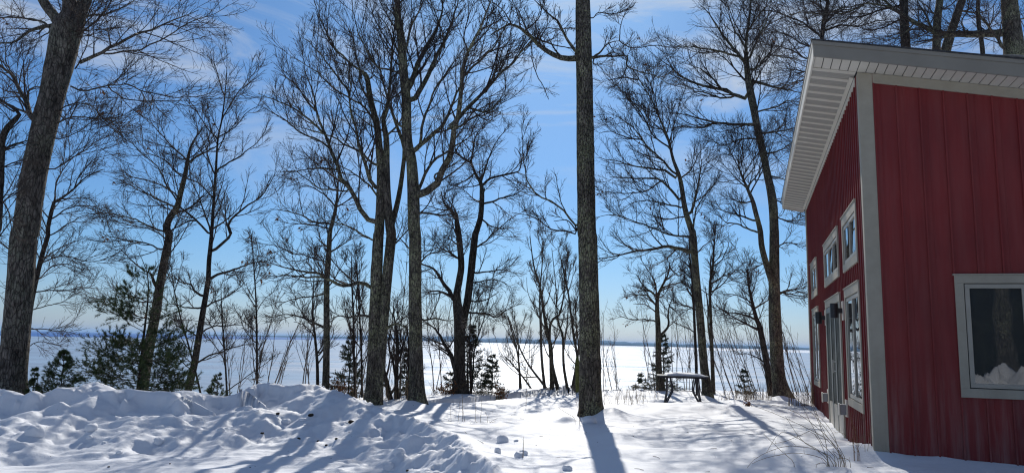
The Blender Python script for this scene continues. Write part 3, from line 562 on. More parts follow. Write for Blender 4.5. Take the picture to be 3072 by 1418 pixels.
# centre trunk
tree('big straight trunk at the centre of the photo with its crown out of frame', 14.2,
 [[7, (462, 905, 124), (460, 870, 114), (455, 800, 108), (452, 600, 103), (447, 300, 98), (440, 0, 94), 3, (435, 1150, 94), (430, 800, 89), (425, 500, 86), (422, 300, 84), (418, 100, 80), (416, 0, 76), (415, -120, 70)]],
 [(30, 3, (385, 300), (330, 297), (270, 285), (220, 265), (190, 232), (165, 200), (120, 160), (60, 125), (20, 130), (-50, 180)), (14, 3, (178, 215), (188, 198), (200, 190)), (9, 3, (165, 200), (110, 260), (60, 320), (0, 360), (-40, 400)), (6, 3, (150, 200), (160, 290), (180, 370), (220, 450), (245, 500)),
  (16, 3, (385, 270), (340, 200), (290, 120), (240, 70), (180, 10), (150, -20)), (17, 3, (468, 288), (520, 282), (600, 280), (645, 280)), (11, 3, (475, 280), (500, 265), (540, 220), (600, 205)), (9, 3, (640, 285), (640, 330), (700, 360), (780, 380), (850, 430)), (7, 3, (640, 330), (620, 380), (600, 410)), (6, 3, (545, 215), (570, 260), (600, 275)),
  (7, 3, (468, 320), (490, 322), (515, 326)), (10, 3, (385, 1130), (330, 1070), (280, 1020), (210, 980), (160, 920), (130, 850), (115, 700), (110, 620)), (8, 3, (385, 1160), (340, 1110), (270, 1110)), (8, 3, (190, 232), (230, 150), (300, 145), (350, 140)), (8, 3, (220, 210), (300, 235), (380, 240)), (8, 3, (120, 160), (180, 110), (210, 60), (200, 0)),
  (7, 3, (60, 125), (20, 60), (-40, 10)), (6, 3, (470, 90), (500, 60), (560, 70), (620, 60)), (6, 3, (600, 205), (610, 140), (630, 60)), (8, 3, (385, 1175), (330, 1160), (260, 1150), (150, 1080), (60, 1070)), (6, 3, (600, 205), (660, 240), (760, 235), (900, 245))],
 name='maple_tree', bark=BARKL, tops=(), dens=.75, L2=.55, flare=.12, leaves=2, wig=.2)
# stems clump
M = []
for st in ([7, (262, 768, 24), (255, 560, 20), (240, 500, 17), (222, 400, 13), (200, 250, 9), (170, 150, 7), (150, 0, 4)], [7, (225, 768, 15), (210, 620, 13), (205, 480, 11), (200, 300, 8), (215, 100, 5), 3, (215, 1150, 3)], [7, (290, 765, 20), (265, 660, 17), (250, 560, 14), (255, 430, 12), (295, 400, 10), (320, 300, 7), (330, 150, 4)],
           [7, (340, 770, 15), (320, 650, 13), (315, 500, 11), (290, 420, 8), (280, 250, 5), (260, 60, 3)], [7, (375, 770, 15), (390, 620, 14), (370, 500, 12), (345, 300, 9), (320, 180, 6), (290, 50, 3)], [7, (360, 770, 12), (385, 640, 11), (395, 560, 8), (380, 400, 6), (390, 300, 3)],
           [7, (105, 775, 12), (90, 600, 9), (60, 480, 6), (30, 380, 3)], [7, (160, 770, 9), (110, 700, 8), (60, 640, 6), (20, 600, 3)], [7, (215, 740, 12), (140, 640, 9), (90, 540, 7), (40, 400, 4)], [7, (100, 775, 9), (95, 640, 7), (90, 500, 5), (70, 400, 3)]): M.append(st)
for i, st in enumerate(M):
    lb = ['pale thick birch stem in the clump left of the centre trunk', 'slim upright stem at the left side of the birch clump', 'crooked stem on the right of the pale birch stem', 'slim stem between the birch clump and the centre trunk', 'dark stem beside the mossy stump at the centre trunk',
          'short bent stem touching the left side of the centre trunk', 'thin stem standing apart left of the birch clump', 'low stem sprawling left over the snow below the lake', 'long stem leaning far left out of the birch clump', 'thinnest stem left of the birch clump, nearly vertical'][i]
    tree(lb, 21.6 + .12 * (i % 3), [st], [], name='young_tree', l1=8 if i < 6 else 4, l1len=1.1, l1t=(.3, 1), dens=.4, L2=.45, wig=.13, up=.14, flare=.1, twig=TWIGP, bark=BARK if i % 3 == 0 else BARKT, group='young stems left of the centre trunk')
tree('mossy broken stump hidden behind the left side of the centre trunk', 21.0, [[7, (396, 770, 30), (392, 700, 28), (388, 640, 24), (390, 600, 10)]], [], name='stump', cat='stump', bark=noise_mat('moss', (.05, .055, .02), (.13, .14, .04), 20, rough=.9), dens=.3, L2=.2, flare=0)
# right of centre
tree('small spreading oak behind the table, dark against the ice', 22.6,
 [[7, (808, 768, 36), (797, 650, 30), (795, 520, 27), (795, 480, 26), (790, 380, 22), (792, 310, 17), (810, 260, 12), (845, 190, 8), (855, 120, 4)]],
 [(11, 7, (790, 310), (760, 280), (720, 250), (680, 190)), (13, 7, (800, 500), (840, 460), (842, 390), (852, 340), (880, 290)), (9, 7, (790, 430), (740, 420), (660, 415), (600, 400)), (9, 7, (790, 350), (740, 300), (690, 300), (640, 290)), (8, 7, (790, 320), (780, 240), (740, 170), (700, 100)), (8, 7, (850, 150), (900, 200), (920, 170)),
  (8, 7, (810, 260), (870, 240), (930, 230)), (7, 7, (795, 400), (740, 350), (670, 340)), (7, 7, (850, 350), (890, 380), (930, 370))], name='oak_tree', bark=BARK, L2=.7, dens=.9, wig=.24, l1=5, l1len=.8, l1t=(.6, 1), leaves=8, twig=TWIGR)
tree('tall oak right behind the snowy table, fanning left at the top', 19.8,
 [[7, (1045, 808, 56), (1038, 740, 46), (1025, 650, 40), (1005, 400, 38), (985, 200, 36), (970, 0, 34), 3, (960, 1150, 31), (930, 1050, 26), (905, 900, 21), (870, 800, 15), (845, 700, 12), (800, 590, 9), (760, 500, 7), (700, 400, 5), (650, 330, 3)]],
 [(13, 3, (905, 1010), (860, 960), (810, 910), (740, 905), (650, 900), (550, 890)), (13, 3, (890, 890), (830, 860), (760, 840), (680, 830), (600, 810), (480, 790)), (11, 3, (875, 870), (800, 790), (720, 700), (660, 630), (600, 590), (540, 560)), (9, 3, (850, 740), (780, 680), (740, 620), (690, 540), (620, 470), (560, 400)),
  (9, 3, (915, 1040), (850, 1030), (780, 1015), (700, 1010), (620, 1040)), (19, 7, (960, 80), (900, 60), (830, 50), (760, 60), (680, 65), (600, 90), (500, 110)), (14, 3, (958, 1070), (975, 980), (1000, 900), (1010, 820), (1000, 780)), (9, 3, (970, 1150), (985, 1060), (1030, 980), (1070, 930)),
  (10, 3, (950, 1189), (840, 1180), (760, 1140), (640, 1100), (540, 1080), (480, 1100)), (8, 3, (870, 800), (860, 700), (880, 600), (900, 520)), (8, 3, (800, 590), (790, 500), (760, 420), (720, 360)), (8, 3, (720, 700), (640, 690), (560, 660), (500, 670)), (8, 3, (810, 910), (740, 960), (650, 970), (520, 960)),
  (8, 3, (940, 1090), (860, 1100), (780, 1080), (700, 1060)), (8, 3, (905, 900), (960, 850), (1010, 760), (1060, 740)), (8, 3, (700, 400), (620, 390), (540, 400)), (7, 7, (1000, 380), (940, 350), (890, 350)), (7, 7, (975, 100), (1040, 40), (1100, 0))],
 name='oak_tree', bark=BARKL, L2=.95, dens=1.0, wig=.12, up=.08, l1=6, l1len=1.2, l1t=(.7, 1), leaves=10, flare=.15)
tree('thin pole-like trunk directly left of the tall oak behind the table', 21.0, [[7, (990, 765, 15), (980, 500, 14), (968, 250, 12), (955, 120, 9), (950, 0, 5)]], [(6, 7, (975, 480), (920, 450), (860, 430)), (6, 7, (970, 360), (900, 340), (850, 330))], l1=8, l1len=.8, l1t=(.5, 1), L2=.5, dens=.8, flare=0, bark=BARKD)
tree('slim forked tree right of the tall oak behind the table', 22.0,
 [[7, (1072, 778, 20), (1066, 600, 18), (1060, 450, 16), (1055, 250, 13), (1070, 150, 11), (1075, 60, 8), (1085, -60, 4)], [7, (1062, 560, 10), (1046, 450, 9), (1045, 350, 8), (1030, 250, 4)]],
 [(7, 7, (1070, 150), (1110, 120), (1150, 40)), (6, 7, (1060, 240), (1120, 200), (1180, 190)), (6, 7, (1055, 300), (1000, 260), (950, 260))], l1=8, l1len=1.0, l1t=(.5, 1), L2=.6, dens=.8, flare=0, bark=BARK)
tree('large lichen-covered oak standing just left of the red cabin', 20.0,
 [[8, (125, 815, 88), (115, 750, 72), (105, 700, 66), (95, 550, 62), (88, 400, 58), (85, 200, 52), (85, 0, 46), 4, (85, 1150, 44), (75, 1000, 42), (45, 850, 36), (15, 700, 34), (0, 640, 34), 3, (1270, 520, 37), (1250, 420, 34), (1240, 330, 28), (1236, 260, 18), (1240, 180, 14), (1255, 80, 10), (1260, -20, 8)],
  [8, (80, 250, 32), (45, 140, 30), (22, 50, 28), 3, (1308, 1160, 26), (1288, 1080, 23), (1270, 1010, 20), (1240, 940, 14), (1210, 870, 9), (1195, 800, 5)]],
 [(19, 3, (1235, 495), (1180, 480), (1120, 450), (1040, 440), (960, 410), (880, 370), (800, 290)), (15, 3, (1265, 630), (1180, 635), (1080, 620), (980, 590), (900, 570), (830, 565)), (17, 3, (1225, 310), (1170, 250), (1120, 200), (1060, 100), (1000, 20)), (13, 3, (1230, 300), (1150, 270), (1060, 250), (960, 240), (880, 240)),
  (13, 3, (1250, 300), (1290, 200), (1330, 120), (1360, 0)), (17, 4, (-20, 410), (60, 430), (140, 450), (220, 465)), (12, 4, (0, 665), (80, 660), (180, 645), (240, 600)), (11, 3, (1290, 1110), (1220, 1090), (1130, 1060), (1090, 1020), (1080, 1000)), (10, 3, (1300, 1170), (1200, 1135), (1130, 1120), (1090, 1060)),
  (11, 8, (115, 290), (150, 270), (210, 265), (262, 240)), (9, 8, (115, 280), (160, 290), (250, 310)), (12, 4, (-10, 350), (60, 280), (150, 290), (250, 310)), (11, 3, (1238, 240), (1180, 150), (1150, 60), (1140, -20)), (11, 3, (1180, 480), (1110, 490), (1000, 460), (900, 480)), (11, 3, (1080, 620), (1000, 640), (900, 640), (860, 660)),
  (10, 4, (30, 780), (100, 760), (170, 720), (230, 700)), (9, 4, (50, 880), (130, 900), (200, 930)), (9, 3, (1300, 700), (1220, 700), (1120, 730), (1060, 700)), (10, 3, (1120, 450), (1060, 380), (980, 330), (900, 310)), (9, 4, (0, 560), (90, 540), (160, 500), (230, 520)), (9, 3, (1270, 1010), (1210, 1020), (1150, 990)), (9, 3, (1240, 940), (1290, 880), (1310, 800)), (9, 8, (88, 60), (160, 30), (230, 60)), (8, 8, (88, 160), (30, 140), (-30, 170)),
  (10, 3, (1245, 160), (1300, 80), (1350, 20)), (8, 4, (70, 1000), (140, 1020), (220, 1060)), (8, 4, (80, 1080), (150, 1110), (230, 1130))],
 name='oak_tree', bark=BARKL, tops=(0, 1), L2=1.1, dens=1.05, wig=.17, up=.06, l1=8, l1len=1.6, l1t=(.68, 1), flare=.3, leaves=4)
tree('dark narrow trunk leaning left beside the large oak near the cabin', 21.4,
 [[8, (64, 752, 34), (40, 600, 30), (10, 450, 25), 7, (1290, 420, 20), (1272, 350, 16), (1250, 250, 10), (1240, 150, 5)]], [(10, 7, (1290, 425), (1240, 395), (1150, 380), (1080, 340)), (9, 8, (50, 640), (-10, 600), (-80, 580)), (8, 8, (20, 480), (-60, 440), (-150, 430)), (7, 7, (1270, 340), (1200, 300), (1120, 290))], l1=8, l1len=1.0, l1t=(.5, 1), L2=.7, dens=.9, bark=BARKD, flare=.1, leaves=4)
# trees behind the cabin roof
tree('straight trunk rising behind the cabin roof, nearest its left corner', 22.0, [[4, (755, 500, 52), (745, 230, 46), (738, 100, 43), (735, -50, 38)]], [(9, 4, (735, 60), (690, 20), (640, -20)), (9, 4, (735, 90), (660, 130), (560, 150), (470, 120)), (10, 4, (730, 30), (640, 50), (560, 80), (460, 100), (330, 150), (250, 200))], bark=BARKD, base=False, tops=(), dens=1.1, L2=1.0, flare=0)
tree('upright trunk behind the roof crossed by a heavy bent limb', 23.0, [[4, (890, 500, 42), (900, 240, 40), (905, 100, 38), (925, -50, 32)]], [(9, 4, (905, 90), (850, 30), (790, -10)), (8, 4, (905, 60), (980, 20), (1030, -40)), (8, 4, (905, 120), (830, 170), (740, 190), (640, 180))], bark=BARK, base=False, tops=(), dens=1.1, L2=.9, flare=0)
tree('trunk behind the roof leaning right, beside the crossing limb', 23.6, [[4, (880, 500, 56), (948, 250, 50), (985, 130, 42), (1030, 0, 38), (1060, -80, 34)]], [(10, 4, (1010, 50), (1080, 60), (1160, 50), (1200, 10)), (9, 4, (960, 190), (900, 150), (830, 130), (800, 60))], bark=BARK, base=False, tops=(), dens=1.1, L2=1.0, flare=0)
tree('thickest trunk behind the cabin roof at the right edge, with a long limb reaching left', 20.5,
 [[4, (1300, 500, 105), (1290, 270, 97), (1280, 150, 86), (1265, 0, 76), (1260, -80, 70)]],
 [(40, 4, (1240, 160), (1150, 166), (1050, 176), (950, 182), (880, 157), (800, 112), (730, 75), (680, 40), (620, -15), (560, -60)), (13, 4, (880, 155), (850, 90), (830, 50), (790, -15)), (18, 4, (1235, 240), (1205, 185), (1150, 130), (1110, 60), (1110, 0)), (11, 4, (680, 40), (620, 30), (540, 20), (440, 40), (350, 30)), (9, 4, (800, 112), (740, 170), (670, 200), (600, 190)),
  (10, 4, (1310, 100), (1350, 90), (1400, 60)), (9, 4, (950, 182), (900, 200), (830, 220)), (10, 4, (1050, 176), (1030, 110), (1060, 40), (1050, -20)), (9, 4, (1150, 166), (1180, 100), (1190, 20)), (9, 4, (540, 20), (460, 60), (360, 80), (300, 130)), (9, 4, (440, 40), (330, 70), (230, 60), (120, 90), (20, 150))],
 name='oak_tree', bark=BARKL, base=False, tops=(), dens=1.5, L2=1.2, flare=0, wig=.2)
tree('thin trunk behind the roof between the two thickest ones', 23.0, [[4, (1150, 500, 24), (1130, 240, 22), (1110, 100, 20), (1110, -60, 16)]], [(8, 4, (1115, 130), (1170, 170), (1215, 210))], bark=BARKD, base=False, tops=(), dens=1.0, L2=.9, flare=0)
tree('bushy crown of a far tree left of the roof corner at the top', 24.0, [[4, (330, 900, 30), (335, 500, 28), (320, 300, 24), (330, 130, 20), (350, 30, 16), (360, -60, 12)]],
 [(12, 4, (330, 180), (260, 120), (180, 90), (80, 60), (-20, 60)), (11, 4, (325, 300), (240, 290), (150, 240), (60, 220), (-30, 230)), (10, 4, (335, 120), (400, 60), (480, 40), (560, 20)), (11, 4, (330, 160), (420, 130), (520, 140), (620, 110), (700, 120)), (9, 4, (340, 60), (290, 20), (220, -20)), (10, 4, (325, 240), (220, 210), (120, 160), (20, 130)), (9, 4, (320, 320), (250, 360), (160, 350), (60, 370)), (9, 4, (322, 420), (240, 400), (160, 420), (100, 460))],
 bark=BARKD, base=False, tops=(0,), l1=10, l1t=(.5, 1), dens=1.3, L2=1.3, flare=0)
# thin trees round the spruces
for lb, Y, st, lm in (
 ('thin pole tree beside the spruce left of the twin trunks', 17.6, [[6, (530, 815, 13), (522, 600, 12), (520, 400, 10), (512, 250, 7), (510, 100, 4)]], []),
 ('thinner pole tree close to the left side of the twin trunks', 17.8, [[6, (563, 815, 11), (560, 600, 10), (548, 350, 8), (540, 230, 6), (535, 120, 3)]], []),
 ('small forked tree seen between the twin trunks and the fan-shaped oak', 17.0, [[6, (738, 825, 25), (735, 700, 20), (740, 580, 18), (738, 480, 13), (725, 420, 8), (720, 350, 4)], [6, (733, 720, 13), (715, 610, 12), (695, 550, 10), (712, 450, 6), (718, 380, 3)]], []),
 ('leaning thin trunk right of the twin trunks, base in the snow', 17.0, [[6, (706, 825, 26), (692, 760, 24), (670, 670, 20), (655, 620, 14), (640, 560, 6)]], []),
 ('pair-stemmed thin tree tucked behind the fan-shaped oak', 17.2, [[6, (790, 815, 12), (796, 700, 11), (798, 560, 9), (790, 450, 5)]], []),
 ('dark thin tree standing left of the straight thin tree by the mound', 16.8, [[6, (340, 755, 17), (338, 640, 15), (330, 540, 13), (315, 380, 9), (320, 240, 5), (325, 150, 3)]], [(7, 6, (335, 600), (370, 560), (400, 480)), (6, 6, (330, 520), (280, 450), (220, 430))]),
 ('thin double stem just right of the gnarled oak base', 19.4, [[6, (1113, 805, 12), (1108, 700, 11), (1105, 560, 9), (1108, 400, 6), (1130, 260, 3)], [6, (1098, 795, 10), (1092, 700, 8), (1095, 600, 6)]], []),
 ('tall twiggy shrub right of the gnarled oak', 19.8, [[6, (1120, 690, 8), (1130, 560, 7), (1180, 400, 5), (1210, 260, 3)]], [])):
    tree(lb, Y, st, lm, l1=8, l1len=.8, l1t=(.25, 1), dens=.45, L2=.42, flare=.05, bark=BARKD, up=.12, name='young_tree')
# sapling thickets on the bluff: individually built copies of a few kinds
proto = []
def sapling(kind, seed):
    rng = np.random.RandomState(seed); h = [2.6, 3.4, 2.0, 3.0][kind]
    P = np.array([[0, 0, -.3], [0, 0, h * .25], [.0, .02, h * .5], [.03, 0, h * .75], [.05, .03, h]]) + np.r_[[[0, 0, 0]], rng.randn(4, 3) * .03]
    P = catmull(P, 14); r = np.linspace(.016, .004, 14)
    g = [tubes(P[None], r[None], 6)]
    c, r_ = grow(P[None], r[None], 8, .25, 1, h * .30, 26, 7, .12, .08, .007, .004, rng, .1); g.append(tubes(c, r_, 3)); me1 = mesh_np('stem', *g[0], TWIGP)
    c3, r3 = grow(c, r_, 3, .3, 1, h * .1, 35, 4, .1, .12, .004, .003, rng, .05)
    V, Fq = merge([g[1], tubes(c3, r3, 3)]); TRI[0] += len(Fq) * 2
    return me1, mesh_np('crown', V, Fq, TWIGR if kind % 2 else TWIGP)
for k in range(4): proto.append(sapling(k, 40 + k))
rs = np.random.RandomState(77)
spec = []
for i in range(26): spec.append((2160 + 280 * rs.rand(), 21.5 + 3.5 * rs.rand(), -.22 - .14 * rs.rand(), 'leaning bare sapling in the thicket left of the red cabin', 'leaning saplings between the table and the cabin'))
for i in range(11): spec.append((1800 + 190 * rs.rand(), 22 + 3 * rs.rand(), -.1 + .2 * rs.randn() * .5, 'bare sapling in the thicket between the centre trunk and the table', 'saplings between the centre trunk and the table'))
for i in range(8): spec.append((1995 + 150 * rs.rand(), 22 + 3 * rs.rand(), -.12 + .1 * rs.randn(), 'bare sapling on the bluff seen behind the snowy table', 'saplings behind the table'))
for i in range(7): spec.append((1300 + 90 * rs.rand(), 19.8 + 2 * rs.rand(), .1 * rs.randn(), 'bare sapling near the small spruces at the bluff edge', 'saplings by the spruces'))
for i in range(9): spec.append((820 + 260 * rs.rand(), 16.8 + 2 * rs.rand(), .12 * rs.randn(), 'bare sapling behind the right part of the tall snow mound', 'saplings behind the snow mound'))
for i in range(8): spec.append((600 + 220 * rs.rand(), 17.2 + 2 * rs.rand(), .18 * rs.randn(), 'bare sapling against the ice behind the left part of the mound', 'saplings left of the mound'))
for i in range(5): spec.append((1140 + 90 * rs.rand(), 17.2 + 1.5 * rs.rand(), .12 * rs.randn(), 'bare sapling between the twin trunks and the fan-shaped oak', 'saplings between the big trunks'))
for i in range(7): spec.append((1400 + 240 * rs.rand(), 21.5 + 3 * rs.rand(), -.15 + .15 * rs.randn(), 'bare sapling in front of the glaring ice left of the centre trunk', 'saplings in front of the glare'))
for i, (px, Y, lean, lb, gp) in enumerate(spec):
    X = at(px, 1150, Y)[0]; me = proto[i % 4]; s = .7 + .45 * rs.rand()
    r = empty('sapling', (X, Y, gz(X, Y)), label=lb, cat='sapling', group=gp)
    r.scale = (s, s, s); r.rotation_euler = (rs.randn() * .05, lean, 0)
    z = rs.rand() * 6.28
    a = link('stem', me[0], r); b = link('crown', me[1], r); a.rotation_euler = (0, 0, z); b.rotation_euler = (0, 0, z)

# ------------------------------------------------------------------ evergreens
def conifer(label, px, pyb, pyt, hw, Y, kind='spruce', seed=1, name='spruce_tree', mt=None, density=1.0, trunk_only_from=.0, lop=0, boughs=None):
    rng = np.random.RandomState(seed); b = at(px, pyb, Y); g = gz(b[0], Y); base = min(g, b[2]) - .1
    t = at(px, pyt, Y); H = t[2] - base; Wd = hw * Y / F
    root = empty(name, (b[0], Y, base), label=label, cat='evergreen tree')
    P = catmull(np.array([[0, 0, -.2], [.01, 0, H * .4], [0, .01, H * .8], [t[0] - b[0], 0, H]]), 14); r = np.linspace(.012 * H + .006, .004, 14)
    link('trunk', mesh_np('trunk', *tubes(P[None], r[None], 8), BARKD), root)
    C, Rr = [], []; gap = (.27 * max(.38, H / 3) if kind == 'pine' else .125 * max(1, H / 3)); nl = int(H * (1 - trunk_only_from) / gap)
    for i in range(nl):      # whorls of boughs with air between the tiers
        u = trunk_only_from + (1 - trunk_only_from) * (i + .25) / nl
        for j in range(rng.randint(5, 8) if kind == 'pine' else rng.randint(6, 10)):
            if rng.rand() > density: continue
            uu = u + .15 * gap / H * rng.randn(); z = uu * H
            L = Wd * (max(1 - uu, .02) ** (1.25 if kind == 'pine' else .85) + .05) * (.55 + .6 * rng.rand()); a = rng.rand() * 6.283
            if lop and rng.rand() < .4: a = math.pi + rng.randn() * .6
            D = np.array([math.cos(a), math.sin(a), (.06 + .6 * uu) if kind == 'pine' else (-.12 + .6 * uu)])
            C.append(catmull(np.array([[0, 0, z], [0, 0, z] + D * L * .5 + [0, 0, -.05 * L], [0, 0, z] + D * L + [0, 0, .04 * L]]), 9)); Rr.append(np.linspace(.007, .003, 9))
    if boughs:      # boughs set out one by one, each with a few close companions
        C, Rr = [], []; o_ = np.array([b[0], Y, base])
        for xs_, ys_, xe, ye, dy, num in boughs:
            for q in range(num):
                s0 = at(xs_, ys_ + 6 * rng.randn(), Y) - o_; e0_ = at(xe + 10 * rng.randn(), ye + 9 * rng.randn(), Y + dy * (1 if q % 2 else -1) + .25 * rng.randn()) - o_
                if q: e0_ = s0 + (e0_ - s0) * (.55 + .4 * rng.rand())
                mid = (s0 + e0_) / 2 + [0, 0, -.06 * np.linalg.norm(e0_ - s0)]; C.append(catmull(np.array([s0, mid, e0_]), 9)); Rr.append(np.linspace(.009, .003, 9))
    C = np.array(C); Rr = np.array(Rr)
    Lc = np.linalg.norm(C[:, -1] - C[:, 0], axis=1); qs = np.quantile(Lc, [0, .25, .5, .75, 1.0]); subs = []
    for a_, b_ in zip(qs[:-1], qs[1:]):
        m_ = (Lc >= a_) & (Lc <= b_)
        if m_.any(): subs.append(grow(C[m_], Rr[m_], int(6 + 11 * Lc[m_].mean()), .28, 1, Lc[m_].mean() * (.5 if kind == 'pine' else .42), 45, 6, .06 if kind == 'pine' else -.02, .06, .004, .0025, rng, .03))
    sub = np.concatenate([q[0] for q in subs]); sr = np.concatenate([q[1] for q in subs])
    link('branches', mesh_np('branches', *merge([tubes(C, Rr, 4), tubes(sub, sr, 3)]), BARKD), root, kind='stuff')
    if kind == 'pine':
        tw = np.concatenate([catm(C, 12)[-len(C) * 12:].reshape(len(C), 12, 2, 3)[:, 8:].reshape(-1, 2, 3), catm(sub, 8).reshape(len(sub), 8, 2, 3)[:, 4:].reshape(-1, 2, 3)])
        per, ln, w = (15 if H > 1.6 else 8), float(np.clip(.05 * H, .035, .078)), .0036 if H > 1.6 else .0028
    else:
        tw = np.concatenate([catm(C, 12), catm(sub, 8)]); per, ln, w = 5, .024, .0042
    p0 = tw[:, 0]; d0 = tw[:, 1]
    n = len(p0) * per; p = np.repeat(p0, per, 0); d = np.repeat(d0, per, 0)
    q = rng.randn(n, 3); q /= np.linalg.norm(q, axis=1, keepdims=True)
    D = d * (.75 if kind == 'pine' else .5) + q * .75 + np.array([0, 0, .15]); D /= np.linalg.norm(D, axis=1, keepdims=True)
    s = np.cross(D, rng.randn(n, 3)); s /= np.linalg.norm(s, axis=1, keepdims=True)
    l = (ln * (.7 + .6 * rng.rand(n)))[:, None]
    p = p + rng.randn(n, 3) * .005
    V = np.stack([p - s * w, p + s * w, p + D * l], 1).reshape(-1, 3); TRI[0] += n
    link('needles', mesh_np('needles', V, np.arange(n * 3).reshape(-1, 3), mt or (NEED if kind == 'pine' else NEEDS), False), root, kind='stuff')
    return root
def catm(C, k):
    n, K, _ = C.shape; t = np.linspace(.18, 1, k) * (K - 1); i = np.clip(t.astype(int), 0, K - 2); u = (t - i)[None, :, None]
    P = C[:, i] * (1 - u) + C[:, i + 1] * u; D = C[:, i + 1] - C[:, i]; D = D / (np.linalg.norm(D, axis=2, keepdims=True) + 1e-9)
    return np.stack([P.reshape(-1, 3), D.reshape(-1, 3)], 1)
conifer('white pine with long-needled boughs around the leaning oak on the left', 414, 1178, 752, 200, 17.2, 'pine', 5, 'pine_tree', density=1, boughs=[
 (416, 1170, 262, 1160, .3, 3), (416, 1150, 258, 1098, .3, 3), (418, 1125, 262, 1112, .5, 3), (419, 1100, 270, 1044, .3, 3), (420, 1085, 300, 1075, .6, 3), (421, 1060, 330, 1015, .3, 3), (423, 1030, 338, 1022, .5, 3), (426, 985, 366, 950, .2, 2), (428, 950, 319, 908, .2, 3),
 (429, 920, 345, 893, .3, 2), (430, 890, 362, 862, .2, 2), (431, 850, 385, 800, .2, 1), (416, 1165, 560, 1158, .4, 3), (416, 1150, 575, 1140, .3, 3), (417, 1130, 540, 1105, .4, 3), (419, 1100, 552, 1052, .3, 3), (420, 1080, 520, 1075, .6, 3), (422, 1045, 540, 1008, .3, 3), (424, 1010, 500, 1000, .4, 2),
 (427, 975, 500, 930, .2, 2), (429, 900, 470, 870, .2, 1), (430, 860, 452, 812, .2, 1), (416, 1160, 420, 1175, 1.2, 3), (418, 1120, 430, 1125, 1.2, 3), (420, 1080, 415, 1080, 1.0, 3), (423, 1040, 425, 1035, .8, 3)])
conifer('small bushy pine right of the massive trunk', 178, 1190, 1052, 82, 15.4, 'pine', 6, 'pine_tree', density=1)
conifer('tiny pine sapling between the massive trunk and the small pine', 95, 1195, 1100, 26, 15.2, 'pine', 7, 'pine_tree', density=.8)
conifer('low pale-green pine behind the snow bank beside the black slender tree', 648, 1195, 1120, 48, 16.2, 'pine', 8, 'pine_tree', density=.8)
conifer('dense spruce just left of the twin trunks', 1043, 1195, 1002, 60, 18.0, 'spruce', 9, density=.95)
conifer('ragged spruce right of the gnarled oak base', 1410, 1182, 972, 70, 19.9, 'spruce', 10, density=.85)
conifer('short spruce standing in the open right of the gnarled oak', 1475, 1182, 1060, 48, 19.6, 'spruce', 11, density=.9)
conifer('small spruce showing between the fan-shaped oak and twin trunks', 1216, 1190, 1040, 38, 18.2, 'spruce', 12, density=.8)
conifer('low spruce left of the gnarled oak base', 1350, 1182, 1110, 46, 19.8, 'spruce', 16, density=.85)
conifer('dark spruce behind the left end of the snowy table', 1990, 1165, 1000, 62, 23.2, 'spruce', 13, density=1)
conifer('short spruce in the sapling thicket left of the cabin', 2232, 1165, 1104, 34, 22.0, 'spruce', 14, density=.9)
conifer('little spruce bush left of the table behind the thicket', 1925, 1163, 1118, 34, 23.0, 'spruce', 15, density=.9)
def leafy_bush(label, px, py, Y, n, rad, seed):
    rng = np.random.RandomState(seed); c = at(px, py, Y); g = gz(c[0], Y); org = np.array([c[0], Y, g])
    root = empty('beech_shrub', org, label=label, cat='shrub')
    P = np.array([[[0, 0, -.1], [rad * .3 * rng.randn(), rad * .3 * rng.randn(), (c[2] - g) * .6], [rad * rng.randn() * .7, rad * rng.randn() * .7, c[2] - g + rad * rng.rand()]] for _ in range(8)])
    P = np.array([catmull(p, 8) for p in P]); link('stems', mesh_np('stems', *tubes(P, np.full((8, 8), .005), 4), TWIG), root)
    C = P[rng.randint(0, 8, n), rng.randint(3, 8, n)] + rng.randn(n, 3) * rad * .35
    link('dead_leaves', leaf_mesh(C, rng, 3, .035), root, kind='stuff')
leafy_bush('shrub holding brown dead leaves right of the short spruce', 1503, 1168, 19.3, 70, .16, 1)
leafy_bush('shrub holding dark dead leaves behind the falling edge of the mound', 1012, 1160, 16.6, 90, .2, 2)
leafy_bush('low scatter of brown leaves at the foot of the gnarled oak', 1340, 1178, 19.0, 60, .22, 3)
leafy_bush('tuft of brown leaves low in the snow between table and cabin', 2243, 1214, 17.0, 22, .05, 4)

# ------------------------------------------------------------------ red cabin
HZ = R(-18.1005)
CAB = np.array([4.4558, 9.2, 0])
RED = noise_mat('red_metal_siding', (.165, .0175, .018), (.225, .025, .024), 2.5, (1, 1, .3), rough=.55, spec=.35, bump=.12, bscale=160, bstretch=(1, 1, 1), dist=.003)
TRIM = noise_mat('grey_trim', (.35, .315, .245), (.40, .36, .285), 5, rough=.6, bump=.05, bscale=90, dist=.003)
SOFF = noise_mat('soffit_vinyl', (.60, .56, .47), (.65, .61, .52), 4, rough=.5)
SOFV, _t, _b = mat('soffit_vented', (.40, .41, .41), .6, .3)
_b.inputs['Base Color'].default_value = (.36, .345, .30, 1)
FASC = noise_mat('grey_fascia', (.235, .215, .18), (.265, .245, .205), 3, rough=.55)
ROOFM = noise_mat('dark_shingles', (.03, .03, .032), (.07, .07, .072), 40, rough=.9)
SASH = noise_mat('window_sash', (.36, .33, .27), (.40, .37, .31), 6, rough=.45)
DARK, _, _ = mat('black_gap', (.012, .012, .014), .6)
BLACK = noise_mat('black_metal', (.012, .012, .014), (.02, .02, .024), 30, rough=.45, spec=.5)
DOORP = noise_mat('door_grey', (.095, .10, .085), (.13, .135, .115), 8, (1, 1, .2), rough=.4, spec=.5)
STEEL, _, _ = mat('brushed_steel', (.5, .5, .5), .3, .5, 1)
GREYB, _, _ = mat('grey_plastic', (.26, .27, .28), .5)
